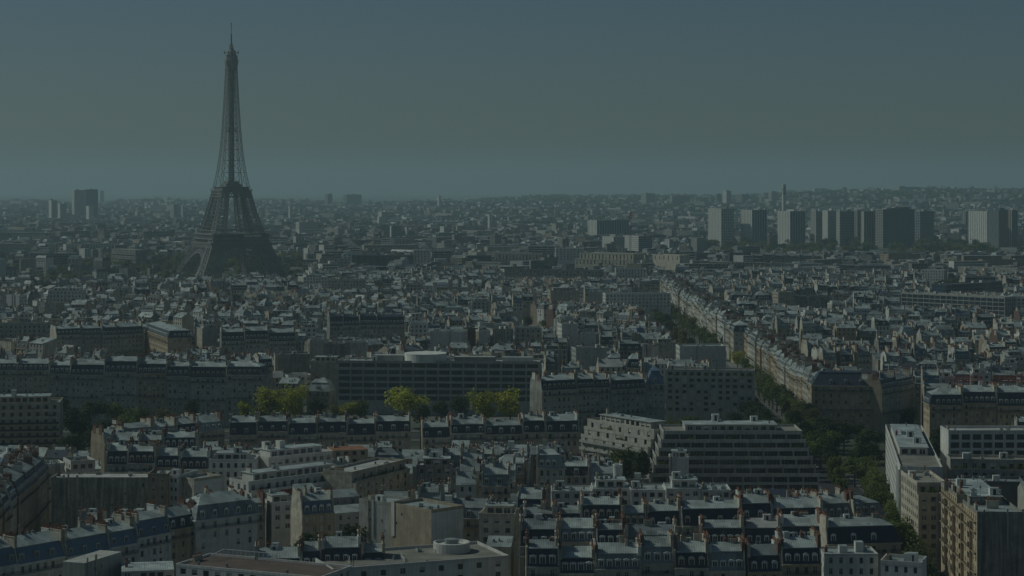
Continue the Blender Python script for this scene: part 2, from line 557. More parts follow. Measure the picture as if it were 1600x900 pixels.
# ------------------------------------------------------------------ facades and buildings
def facade(sink, wall, O, u, n, width, z0, z1, floors, bays, ww, wm, kinds, rng, margin=0.0, recess=.22, reveal=None):
    """wall from z0 to z1 with real openings, one window part in each; u runs along the wall, n points out"""
    def pt(s, d, z):
        return (O[0] + u[0] * s - n[0] * d, O[1] + u[1] * s - n[1] * d, z)
    if not floors or bays < 1:
        wall.poly((pt(0, 0, z0), pt(width, 0, z0), pt(width, 0, z1), pt(0, 0, z1)), wm)
        return
    step = (width - 2 * margin) / bays
    ww = min(ww, step * .94)
    rz = math.atan2(u[1], u[0])
    if sink.mass:
        wall.poly((pt(0, 0, z0), pt(width, 0, z0), pt(width, 0, z1), pt(0, 0, z1)), wm)
        for b in range(bays):
            s0 = margin + step * (b + .5) - ww / 2
            for zb, zt in floors:
                k = rng.choice(kinds)
                wall.poly((pt(s0, -.03, zb), pt(s0 + ww, -.03, zb), pt(s0 + ww, -.03, zt), pt(s0, -.03, zt)), 'blind_cream' if k in ('curtain',) else ('brown_shutter' if k == 'brown' else 'glass_dark'))
        return
    edges = [0.0]
    for b in range(bays):
        s0 = margin + step * (b + .5) - ww / 2
        edges += [s0, s0 + ww]
    edges.append(width)
    for i in range(0, len(edges), 2):
        if edges[i + 1] - edges[i] > .01:
            wall.poly((pt(edges[i], 0, z0), pt(edges[i + 1], 0, z0), pt(edges[i + 1], 0, z1), pt(edges[i], 0, z1)), wm)
    for b in range(bays):
        a, c = edges[1 + 2 * b], edges[2 + 2 * b]
        zc = z0
        for zb, zt in floors:
            wall.poly((pt(a, 0, zc), pt(c, 0, zc), pt(c, 0, zb), pt(a, 0, zb)), wm)
            rv = reveal or wm
            wall.poly((pt(a, 0, zb), pt(c, 0, zb), pt(c, recess, zb), pt(a, recess, zb)), rv)
            wall.poly((pt(a, 0, zt), pt(a, recess, zt), pt(c, recess, zt), pt(c, 0, zt)), rv)
            wall.poly((pt(a, 0, zb), pt(a, recess, zb), pt(a, recess, zt), pt(a, 0, zt)), rv)
            wall.poly((pt(c, 0, zb), pt(c, 0, zt), pt(c, recess, zt), pt(c, recess, zb)), rv)
            p = pt((a + c) / 2, recess - .032, (zb + zt) / 2)
            sink.inst(WIN[rng.choice(kinds)], p, rz, (c - a, 1, zt - zb))
            zc = zt
        wall.poly((pt(a, 0, zc), pt(c, 0, zc), pt(c, 0, z1), pt(a, 0, z1)), wm)

STONES = ['cream_stone', 'cream_stone', 'grey_stone', 'grey_stone', 'white_render', 'ochre_stone', 'weathered_render', 'white_render']
PARTY = ['weathered_render', 'white_render', 'pale_brick', 'grey_stone', 'chimney_render', 'red_brick', 'cream_stone', 'grey_brick']
ROOFS = ['zinc_pale', 'zinc_pale', 'zinc_mid', 'zinc_mid', 'zinc_dull']
WORD = {'cream_stone': 'cream', 'grey_stone': 'grey', 'white_render': 'white', 'ochre_stone': 'ochre', 'weathered_render': 'weathered',
        'pale_brick': 'pale brick', 'red_brick': 'red brick', 'grey_brick': 'grey brick', 'slate': 'slate', 'slate_brown': 'brownish slate', 'zinc_blue': 'blue zinc',
        'zinc_pale': 'pale zinc', 'zinc_mid': 'grey zinc', 'zinc_dull': 'dull zinc', 'concrete': 'dull concrete', 'concrete_white': 'concrete', 'tile_roof': 'orange tiled',
        'gravel_roof': 'gravel', 'pale_roof': 'pale flat', 'red_felt_roof': 'brown flat', 'chimney_render': 'buff', 'panel_blue': 'dark blue', 'panel_bronze': 'bronze', 'concrete_dark': 'dark concrete'}

def mansard(sink, w, d, h, rng, m=4.2, ins=1.7, t=1.6, stone='cream_stone', slope='slate', top='zinc_pale', dormer='white', ends=(False, False),
            nfloor=3, bays=None, chim=(2, 2), party=None, dsize=1.0, winkinds=None, side_floors=3, balcony=True, dorm_every=1, back=False, uppers=0):
    """stone house: street wall at y = 0 facing -y, steep lower roof with dormers, shallow metal top, party walls with chimney stacks"""
    party = party or rng.choice(PARTY)
    hw = w / 2
    wall = sink.part('wall')
    il, ir = (ins if ends[0] else 0), (ins if ends[1] else 0)
    bays = bays or max(2, round(w / 2.7))
    kinds = winkinds or ['casement', 'casement', 'shutter', 'shutter', 'curtain', 'curtain', 'plain']
    fl = []
    for k in range(nfloor):
        zt = h - .75 - k * 3.15
        if zt < 3:
            break
        fl.insert(0, (zt - 1.95, zt))
    facade(sink, wall, (-hw, 0), (1, 0), (0, -1), w, 0, h, fl, bays, 1.15, stone, kinds, rng, margin=.5)
    sb = max(2, round(d / 3.0))
    for e, sx in ((0, -1), (1, 1)):
        if ends[e]:
            O, u = ((-hw, d), (0, -1)) if sx < 0 else ((hw, 0), (0, 1))
            facade(sink, wall, O, u, (sx, 0), d, 0, h, fl[-side_floors:], sb, 1.1, stone, kinds, rng, margin=.4)
        else:
            wall.poly(((sx * hw, 0, 0), (sx * hw, d, 0), (sx * hw, d, h), (sx * hw, 0, h)), party)
    wall.poly(((-hw, d, 0), (hw, d, 0), (hw, d, h), (-hw, d, h)), stone)
    # cornice and string courses
    c = .42
    xl, xr = (-hw - (c if ends[0] else 0)), (hw + (c if ends[1] else 0))
    co = sink.part('cornice')
    co.box(xl, -c, h - .38, xr, 0.0 - .003, h + .05, stone)
    if not sink.mass:
        co.box(xl + .2, -.16, h - 3.62, xr - .2, -.003, h - 3.4, stone)
        for e, sx in ((0, -1), (1, 1)):
            if ends[e]:
                a, b = sorted((sx * (hw + .003), sx * (hw + c)))
                co.box(a, 0, h - .38, b, d, h + .05, stone)
        if balcony:
            for k, zz in ((0, h - .75 - 1.95 - .16),) + (((3, h - .75 - 3 * 3.15 - 1.95 - .16),) if nfloor > 3 else ()):
                bl = sink.fresh('balcony')
                bl.box(-hw + .25, -.75, zz - .14, hw - .25, -.006, zz, stone)
                n = int(w * 2.2)
                bl.box(-hw + .27, -.74, zz + .88, hw - .27, -.69, zz + .95, 'iron_black')
                for i in range(n + 1):
                    x = -hw + .3 + (w - .6) * i / n
                    bl.box(x - .06, -.73, zz, x + .06, -.70, zz + .88, 'iron_black')
    # lower slope
    zs, zm = h + .05, h + m
    bi = 1.3 if back else 0.9
    A = [(-hw, 0, zs), (hw, 0, zs), (hw, d, zs), (-hw, d, zs)]
    B = [(-hw + il, ins, zm), (hw - ir, ins, zm), (hw - ir, d - bi, zm), (-hw + il, d - bi, zm)]
    sl = sink.part('mansard_slope')
    sl.poly(A[::-1], slope)
    sl.poly((A[0], A[1], B[1], B[0]), slope)
    sl.poly((A[2], A[3], B[3], B[2]), slope)
    for e, (i, j) in ((0, (3, 0)), (1, (1, 2))):
        if ends[e]:
            sl.poly((A[i], A[j], B[j], B[i]), slope)
    ym = (ins + d - bi) / 2
    hl = (ym - ins) * .8
    R0 = (-hw + il + (hl if ends[0] else 0), ym, zm + t)
    R1 = (hw - ir - (hl if ends[1] else 0), ym, zm + t)
    rf = sink.part('roof')
    lip = .22
    b0, b1, b2, b3 = (B[0][0], B[0][1] - lip, zm + .02), (B[1][0], B[1][1] - lip, zm + .02), (B[2][0], B[2][1] + lip, zm + .02), (B[3][0], B[3][1] + lip, zm + .02)
    if ends[0] and R0[0] > R1[0] - .5:
        R0 = (min(R0[0], (B[0][0] + B[1][0]) / 2 - .2), ym, zm + t)
        R1 = (max(R1[0], R0[0] + .4), ym, zm + t)
    rf.poly((b0, b1, R1, R0), top)
    rf.poly((b2, b3, R0, R1), top)
    if ends[0]:
        rf.poly((b3, b0, R0), top)
    if ends[1]:
        rf.poly((b1, b2, R1), top)
    if not sink.mass:
        rf.box(B[0][0], B[0][1] - lip - .1, zm - .16, B[1][0], B[0][1] - lip + .05, zm + .06, top)
    # party walls
    pw = sink.part('party_wall')
    for e, sx in ((0, -1), (1, 1)):
        if ends[e]:
            continue
        q = .38
        up = rng.uniform(.3, .9)
        prof = [(0.1, h - .2), (0.1, h + .3 + up * .5), (ins - .3, zm + up), (ym, zm + t + up), (d - bi + .05, zm + up), (d - .1, h + .35), (d - .1, h - .2)]
        xo, xi = sx * (hw - .02), sx * (hw - q)
        pw.poly([(xo, y, z) for y, z in prof], party)
        pw.poly([(xi, y, z) for y, z in prof], party)
        for (ya, za), (yb, zb) in zip(prof[:-1], prof[1:]):
            pw.poly(((xo, ya, za), (xo, yb, zb), (xi, yb, zb), (xi, ya, za)), 'chimney_render' if rng.random() < .5 else party)
        # stacks
        for k in range(chim[e]):
            pr = rng.choice(CHIM) if sink.mass or rng.random() < .4 else CHIM[rng.choice((1, 3, 4, 5))]
            yy = (.28 + .44 * k) * d + rng.uniform(-.5, .5) if chim[e] > 1 else d * rng.uniform(.3, .6)
            f = 1 - min(1, abs(yy - ym) / (ym - ins + .1))
            zz = zm - .3 + t * max(0, f) * .6
            sink.inst(pr, (sx * (hw - .40), yy, zz - .4), 0, (1.15, 1, rng.uniform(.85, 1.3)))
    # dormers
    kd = DORMER[dormer]
    xs = [(-hw + .5 + (w - 1) * (b + .5) / bays) for b in range(bays)]
    for i, x in enumerate(xs):
        if i % dorm_every:
            continue
        if (ends[0] and x < -hw + ins + .4) or (ends[1] and x > hw - ins - .4):
            continue
        sink.inst(kd, (x, ins * .20, h + m * .14 + .05), 0, (dsize, .85, dsize * min(1, m / 3.2)))
        if uppers and i % 2 == 0:
            sink.inst(MISC['skylight'], (x + .6, ins + 1.0, zm + .18))
    for e, sx in ((0, -1), (1, 1)):
        if ends[e] and (not sink.mass):
            for b in range(sb):
                y = .4 + (d - .8) * (b + .5) / sb
                if y < ins + .7 or y > d - bi - .7:
                    continue
                sink.inst(kd, (sx * (hw - ins * .2), y, h + m * .14 + .05), math.pi / 2 * sx, (dsize, .85, dsize * min(1, m / 3.2)))
    # small things on the top
    for k in range(rng.choice((0, 0, 1, 1, 2)) if w > 7 else 0):
        f = rng.uniform(.45, .85)
        sink.inst(MISC['lift_housing'], (rng.uniform(-hw * .6, hw * .6), ym + rng.uniform(-.5, 1.5), zm + t - 1.1), rng.choice((0, 0, math.pi / 2)), (f, f, rng.uniform(.6, 1.0)))
    for k in range(rng.randint(0, 2) if w > 8 else 0):
        sink.inst(rng.choice((CHIM[0], CHIM[2], CHIM[6])), (rng.uniform(-hw * .55, hw * .55), ym + rng.uniform(-.8, .8), zm + t - 1.5), rng.choice((0, math.pi / 2)), (1, rng.uniform(.6, 1), rng.uniform(.7, 1.1)))
    if rng.random() < .55:
        sink.inst(MISC['aerial'], (rng.uniform(-hw * .6, hw * .6), ym, zm + t - .3))
    for k in range(rng.randint(1, 3)):
        sink.inst(MISC['skylight'], (rng.uniform(-hw * .7, hw * .7), ins + rng.uniform(.5, 1.2), zm + .28))
    for k in range(rng.randint(0, 3)):
        sink.inst(MISC['roof_vent'], (rng.uniform(-hw * .7, hw * .7), ym + .4, zm + t - .5))

def gabled(sink, w, d, h, rng, stone='white_render', top='zinc_mid', rise=3.0, nfloor=2, chim=2, shed=False):
    hw = w / 2
    wall = sink.part('wall')
    fl = [(h - .8 - 1.7 - k * 3.0, h - .8 - k * 3.0) for k in range(nfloor)][::-1]
    facade(sink, wall, (-hw, 0), (1, 0), (0, -1), w, 0, h, fl, max(1, round(w / 3.2)), 1.0, stone, ['casement', 'plain', 'shutter'], rng, margin=.6)
    wall.poly(((-hw, d, 0), (hw, d, 0), (hw, d, h), (-hw, d, h)), stone)
    ym = d - .25 if shed else d / 2
    zr = h + rise
    for sx in (-1, 1):
        wall.poly([(sx * hw, y, z) for y, z in ((0, 0), (d, 0), (d, h), (ym, zr - .06), (0, h))], stone)
    rf = sink.part('roof')
    o = .35
    sl = rise / max(.5, ym)
    for dz in (0, -.18):
        rf.poly(((-hw - .15, -o, h - o * sl + .1 + dz), (hw + .15, -o, h - o * sl + .1 + dz), (hw + .15, ym, zr + .1 + dz), (-hw - .15, ym, zr + .1 + dz)), top)
    rf.poly(((-hw - .15, -o, h - o * sl + .1), (hw + .15, -o, h - o * sl + .1), (hw + .15, -o, h - o * sl - .08), (-hw - .15, -o, h - o * sl - .08)), top)
    if not shed:
        rf.poly(((-hw - .15, d + o, h - o * sl + .1), (hw + .15, d + o, h - o * sl + .1), (hw + .15, ym, zr + .1), (-hw - .15, ym, zr + .1)), top)
    else:
        rf.poly(((-hw - .15, d, h), (hw + .15, d, h), (hw + .15, ym, zr + .1), (-hw - .15, ym, zr + .1)), top)
    for k in range(chim):
        sink.inst(rng.choice(CHIM), ((-1) ** k * (hw - .45), d * rng.uniform(.4, .6), zr - 1.6), 0, (1, .8, .9))
    for k in range(rng.randint(0, 3)):
        x = rng.uniform(-hw * .7, hw * .7)
        f = rng.uniform(.25, .6)
        sink.inst(MISC['roof_vent'], (x, ym * f, h + rise * f - .2))

def flat(sink, w, d, z, rng, floors=3, bays=None, mode='punch', wm='concrete_white', roof='gravel_roof', ends=(False, False), winkinds=None, fh=3.0, balcony=False,
         penthouse=0.0, parapet=.9, roofbits=3, setback=0.0, stepfloors=0, ww=1.7, wh=1.6, party=None, plants=0, step_ends=False, sidem=None, bandmat='glass_dark', railm='iron_black', base_floors=0):
    """flat topped block, top of its main roof at z; upper floors may step back one by one"""
    hw = w / 2
    wall = sink.part('wall')
    kinds = winkinds or ['plain', 'plain', 'shutter', 'casement']
    bays = bays or max(1, round(w / 3.3))
    party = party or wm
    nst = stepfloors
    levels = []       # (x0, x1, y0, z0, z1)
    zb = z - nst * fh
    levels.append((-hw, hw, 0.0, 0.0, zb))
    for k in range(nst):
        e = (k + 1) * setback * .62 if step_ends else 0
        levels.append((-hw + e, hw - e, (k + 1) * setback, zb + k * fh, zb + (k + 1) * fh))
    for li, (x0, x1, y0, za, zc) in enumerate(levels):
        wd = x1 - x0
        nb = max(1, round(bays * wd / w))
        if li == 0:
            nf = max(0, floors - nst)
            fl = [(zc - .55 - wh - k * fh, zc - .55 - k * fh) for k in range(nf)][::-1]
            fl = [f for f in fl if f[0] > 1.0]
        else:
            fl = [(za + .35, zc - .5)]
        if mode == 'band':
            facade(sink, wall, (x0, y0), (1, 0), (0, -1), wd, za, zc, fl, max(1, round(nb / 2)), wd, wm, winkinds or ['ribbon'], rng, margin=.3, recess=.3)
        elif mode == 'blind':
            facade(sink, wall, (x0, y0), (1, 0), (0, -1), wd, za, zc, [], 0, 1, wm, kinds, rng)
            fp = sink.part('flue_strip')
            for k in range(rng.randint(1, 2 + int(wd / 9))):
                xx = rng.uniform(x0 + .6, x1 - .9)
                zt = zc + rng.uniform(.9, 1.9)
                fp.box(xx, y0 - .3, zc - rng.uniform(8, 18), xx + rng.uniform(.3, .8), y0 - .004, zt, rng.choice([party, 'chimney_render', 'white_render', wm]))
            for k in range(rng.randint(1, 5)):
                sink.inst(WIN['plain'], (rng.uniform(x0 + .8, x1 - .8), y0 - .03, zc - rng.choice((2.2, 5.2, 8.2))), 0, (rng.uniform(.5, .9), 1, rng.uniform(.7, 1.3)))
        else:
            facade(sink, wall, (x0, y0), (1, 0), (0, -1), wd, za, zc, fl, nb, ww, wm, kinds, rng, margin=.4, recess=.25)
        for e, sx, X in ((0, -1, x0), (1, 1, x1)):
            if ends[e]:
                O, u = ((X, d), (0, -1)) if sx < 0 else ((X, y0), (0, 1))
                fe = fl if fl or li else [(zc - .55 - wh - k * fh, zc - .55 - k * fh) for k in range(floors)][::-1]
                fe = [f for f in fe if f[0] > 1.0]
                facade(sink, sink.part('street_wall') if sidem else wall, O, u, (sx, 0), d - y0, za, zc, fe, max(1, round((d - y0) / 3.4)), min(ww, 1.5), sidem or wm, kinds, rng, margin=.4)
            else:
                wall.poly(((X, y0, za), (X, d, za), (X, d, zc), (X, y0, zc)), party)
        wall.poly(((x0, d, za), (x1, d, za), (x1, d, zc), (x0, d, zc)), wm)
        rf = sink.part('roof')
        rf.poly(((x0, y0, zc), (x1, y0, zc), (x1, d, zc), (x0, d, zc)), roof)
        last = li == len(levels) - 1
        if parapet and (last or not nst):
            pp = sink.part('parapet')
            q = .25
            ph = parapet
            pp.box(x0 - .04, y0 - .04, zc - .12, x1 + .04, y0 + q, zc + ph, wm, bottom=False)
            pp.box(x0 - .04, d - q, zc - .12, x1 + .04, d + .04, zc + ph, wm, bottom=False)
            pp.box(x0 - .04, y0 + q, zc - .12, x0 + q, d - q, zc + ph, wm, bottom=False)
            pp.box(x1 - q, y0 + q, zc - .12, x1 + .04, d - q, zc + ph, wm, bottom=False)
        if (balcony and not sink.mass) and li == 0:
            for zbm, zt in fl:
                bl = sink.fresh('balcony')
                bl.box(x0 + .2, y0 - 1.15, zbm - .32, x1 - .2, y0 - .005, zbm - .12, wm)
                bl.box(x0 + .2, y0 - 1.15, zbm - .12, x1 - .2, y0 - 1.09, zbm + .75, railm)
        if nst and not last:
            nx = levels[li + 1]
            tr = sink.fresh('terrace') if not sink.mass else wall
            tr.box(x0 - .08, y0 - .12, zc - .45, x1 + .08, y0 + .06, zc + .85, wm, bottom=True)
            if step_ends:
                tr.box(x0 - .12, y0 + .06, zc - .45, x0 + .06, d, zc + .85, wm); tr.box(x1 - .06, y0 + .06, zc - .45, x1 + .12, d, zc + .85, wm)
            for k in range(plants):
                sink.inst(MISC['planter'], (rng.uniform(x0 + 2, x1 - 2), y0 + .5, zc + .1), 0, (rng.uniform(.6, 1.2), 1, rng.uniform(.8, 1.5)))
    x0, x1, y0, za, zc = levels[-1]
    wd = x1 - x0
    dd = d - y0
    if penthouse:
        ph = sink.part('penthouse')
        a, b = x0 + wd * rng.uniform(.08, .2), x1 - wd * rng.uniform(.08, .2)
        ya, yb = y0 + dd * .3, d - dd * .12
        if sink.mass:
            ph.box(a, ya, zc, b, yb, zc + penthouse, wm, top='zinc_pale', bottom=False)
        else:
            n = max(2, round((b - a) / 3.2))
            facade(sink, ph, (a, ya), (1, 0), (0, -1), b - a, zc, zc + penthouse, [(zc + .3, zc + penthouse - .45)], n, 2.2, wm, kinds, rng, margin=.3)
            for X in (a, b):
                ph.poly(((X, ya, zc), (X, yb, zc), (X, yb, zc + penthouse), (X, ya, zc + penthouse)), wm)
            ph.poly(((a, yb, zc), (b, yb, zc), (b, yb, zc + penthouse), (a, yb, zc + penthouse)), wm)
            ph.box(a - .35, ya - .45, zc + penthouse, b + .35, yb + .2, zc + penthouse + .22, wm, top='zinc_pale')
        zr = zc + penthouse + .22
    else:
        a, b, ya, yb, zr = x0 + .8, x1 - .8, y0 + .8, d - .8, zc
    for k in range(roofbits):
        nm = rng.choice(['lift_housing', 'air_unit', 'air_unit', 'roof_vent', 'aerial', 'roof_vent'])
        x = rng.uniform(a + .8, b - .8) if b - a > 2 else (a + b) / 2
        y = rng.uniform(ya + .5, yb - .5) if yb - ya > 2 else (ya + yb) / 2
        sink.inst(MISC[nm], (x, y, zr), rng.choice((0, math.pi / 2)), (1, 1, rng.uniform(.8, 1.2)))
    if rng.random() < .5 and roofbits:
        sink.inst(rng.choice(CHIM), (a + .5, (ya + yb) / 2, zr - .3), 0, (1, .8, .7))

# ------------------------------------------------------------------ where things already stand
OCC = set()
CELL = 2.5
def mark(x, y, rz, w, d, grow=0.6):
    c, s = math.cos(rz), math.sin(rz)
    nx, ny = int((w + 2 * grow) / 1.6) + 1, int((d + 2 * grow) / 1.6) + 1
    for i in range(nx + 1):
        for j in range(ny + 1):
            lx = -w / 2 - grow + (w + 2 * grow) * i / nx
            ly = -grow + (d + 2 * grow) * j / ny
            OCC.add((int((x + lx * c - ly * s) // CELL), int((y + lx * s + ly * c) // CELL)))
def free(x, y, rz, w, d):
    c, s = math.cos(rz), math.sin(rz)
    nx, ny = max(2, int(w / 2)), max(2, int(d / 2))
    for i in range(nx + 1):
        for j in range(ny + 1):
            lx = -w / 2 + w * i / nx
            ly = d * j / ny
            if (int((x + lx * c - ly * s) // CELL), int((y + lx * s + ly * c) // CELL)) in OCC:
                return False
    return True
def mark_poly(f, x0, x1, y0, y1):
    y = y0
    while y <= y1:
        x = x0
        while x <= x1:
            if f(x, y):
                OCC.add((int(x // CELL), int(y // CELL)))
            x += CELL * .8
        y += CELL * .8

def register(o, x, y, w, z, cat, look=None, label=None, ref=None, group=None):
    o["category"] = cat
    if group:
        o["group"] = group
    if label:
        o["label"] = label
    THINGS.append(dict(o=o, x=x, y=y, w=w, z=z, look=look, ref=ref, cat=cat))

def frame_of(A, B, z):
    (ax, ay), (bx, by) = P(*A, z), P(*B, z)
    return ax, ay, bx, by, math.hypot(bx - ax, by - ay), math.atan2(by - ay, bx - ax)

ORD = 'first second third fourth fifth sixth seventh eighth ninth tenth eleventh twelfth thirteenth fourteenth fifteenth sixteenth seventeenth eighteenth nineteenth'.split()
for _t, _w in (('twentieth', 'twenty'), ('thirtieth', 'thirty'), ('fortieth', 'forty'), ('fiftieth', 'fifty')):
    ORD += [_t] + [_w + '-' + q for q in ORD[:9]]
def terrace(phrase, A, B, h, seed, depth=11.5, aw=12.0, ends=(False, False), plan=False, order='from left', stones=None, tops=None, slopes=None, dormers=('white',), jitter=1.4, **kw):
    """a run of houses sharing one street line; A to B is the eaves line, the street wall is on its right"""
    rng = random.Random(seed)
    if plan:
        (ax, ay), (bx, by) = A, B
        L, rz = math.hypot(bx - ax, by - ay), math.atan2(by - ay, bx - ax)
    else:
        ax, ay, bx, by, L, rz = frame_of(A, B, h)
    n = max(1, round(L / aw))
    ws = [rng.uniform(.6, 1.4) for _ in range(n)]
    sc = L / sum(ws)
    s = 0
    slope0 = rng.choice(slopes or ['slate'])
    for i, q in enumerate(ws):
        w = q * sc
        cx, cy = ax + math.cos(rz) * (s + w / 2), ay + math.sin(rz) * (s + w / 2)
        s += w
        hh = h + rng.uniform(-jitter, jitter)
        stone = rng.choice(stones or STONES[:4])
        top = rng.choice(tops or ROOFS)
        slope = rng.choice(slopes) if slopes else slope0
        off = rng.uniform(-.9, .9) if n > 2 else 0
        cx, cy = cx - math.sin(rz) * off, cy + math.cos(rz) * off
        sink = ThingSink('mansard_building', cx, cy, rz)
        e = (ends[0] and i == 0, ends[1] and i == n - 1)
        k2 = dict(m=rng.uniform(3.6, 4.8), t=rng.uniform(1.5, 2.7))
        k2.update(kw)
        if n > 2:
            k2['m'] *= rng.uniform(.82, 1.14)
            k2['dsize'] = k2.get('dsize', 1.0) * rng.uniform(.85, 1.12)
            k2['ins'] = rng.uniform(1.3, 2.2)
        mansard(sink, w - .06, depth + rng.uniform(-.6, .6), hh, rng, stone=stone, slope=slope, top=top, dormer=rng.choice(dormers), ends=e, **k2)
        o = sink.close()
        if n == 1:
            lab = f"{WORD[stone]} house, {phrase}"
        else:
            lab = f"{WORD[stone]} house, {ORD[i]} {order} in {phrase}"
        register(o, cx, cy, w, hh, 'building', label=lab, group='mansard roofed buildings')
        mark(cx, cy, rz, w, depth, .8)

def block(label, A, B, z, seed, depth=14, name='apartment_block', cat='apartment block', ref=None, plan=False, group=None, **kw):
    rng = random.Random(seed)
    if plan:
        (ax, ay), (bx, by) = A, B
        L, rz = math.hypot(bx - ax, by - ay), math.atan2(by - ay, bx - ax)
    else:
        ax, ay, bx, by, L, rz = frame_of(A, B, z)
    cx, cy = (ax + bx) / 2, (ay + by) / 2
    sink = ThingSink(name, cx, cy, rz)
    flat(sink, L, depth, z, rng, **kw)
    extra = kw.get('extra')
    o = sink.close()
    register(o, cx, cy, L, z, cat, label=label, ref=ref, group=group)
    mark(cx, cy, rz, L, depth, 1.0)
    return o
# ------------------------------------------------------------------ the setting: ground, roads, air
def make_ground():
    mb = MB()
    ys = [-300, 0, 200, 400, 600, 900, 1300, 1800, 2400, 3000, 3600, 4200, 4800, 5400, 6000, 6600, 7200, 7800, 8400, 9000, 9600, 10200, 10800, 11500, 12300, 13200, 14200, 15500, 17000, 19000, 22000, 25000, 28000, 32000, 37000, 42000]
    na = 90
    rows = []
    for y in ys:
        row = []
        for i in range(na + 1):
            r = -0.55 + 1.1 * i / na
            x = r * (y + 900)
            row.append((x, y, ground_z(x, max(y, 1))))
        rows.append(row)
    for a, b in zip(rows, rows[1:]):
        for i in range(na):
            mb.poly((a[i], a[i + 1], b[i + 1], b[i]), 'city_ground')
    o = mb.build('ground')
    tag(o, kind='structure')
make_ground()

def strip(name, pts, half, z, m, kerb=None):
    """a ribbon along plan points, half metres to each side"""
    mb = MB()
    for (x0, y0), (x1, y1) in zip(pts, pts[1:]):
        d = math.hypot(x1 - x0, y1 - y0)
        nx, ny = -(y1 - y0) / d, (x1 - x0) / d
        q = [(x0 + nx * half, y0 + ny * half), (x1 + nx * half, y1 + ny * half), (x1 - nx * half, y1 - ny * half), (x0 - nx * half, y0 - ny * half)]
        if kerb:
            mb.prism(q, z, z + kerb, m)
        else:
            mb.poly([(a, b, z) for a, b in q], m)
    return tag(mb.build(name), kind='structure')

def street_right(y):           # right-hand building line of the street that runs away on the right
    return 146 - 0.1 * (784 - y) if y < 860 else 151.0
AV = [(121, 470), (131, 640), (135, 860), (134, 1000), (134, 2080)]
strip('avenue_road', AV, 7.5, 0.03, 'asphalt')
for sgn, nm in ((-1, 'avenue_pavement'), (1, 'avenue_pavement')):
    strip(nm, [(x + sgn * 10.7, y) for x, y in AV], 3.0, 0.0, 'pavement_stone', kerb=.15)
lm = MB()
for y in range(880, 1700, 9):
    lm.poly([(a, b, .036) for a, b in ((133.9, y), (134.1, y), (134.1, y + 4), (133.9, y + 4))], 'line_paint')
tag(lm.build('road_marking'), kind='structure')
strip('boulevard_road', [(-420, 985), (112, 992)], 9, 0.034, 'asphalt')
strip('boulevard_pavement', [(-420, 968), (112, 975)], 5, 0.0, 'pavement_stone', kerb=.15)
strip('boulevard_pavement', [(-420, 1004), (112, 1011)], 5, 0.0, 'pavement_stone', kerb=.15)

mark_poly(lambda x, y: True, 117, 152, 870, 2100)
mark_poly(lambda x, y: street_right(y) - 25 < x < street_right(y), 85, 152, 465, 872)
mark_poly(lambda x, y: True, -330, 117, 872, 1078)
mark_poly(lambda x, y: True, 152, 330, 938, 984)
mark_poly(lambda x, y: True, 148, 330, 1326, 1382)
mark_poly(lambda x, y: -157 + 0 * y < x < -138, -170, -130, 600, 740)

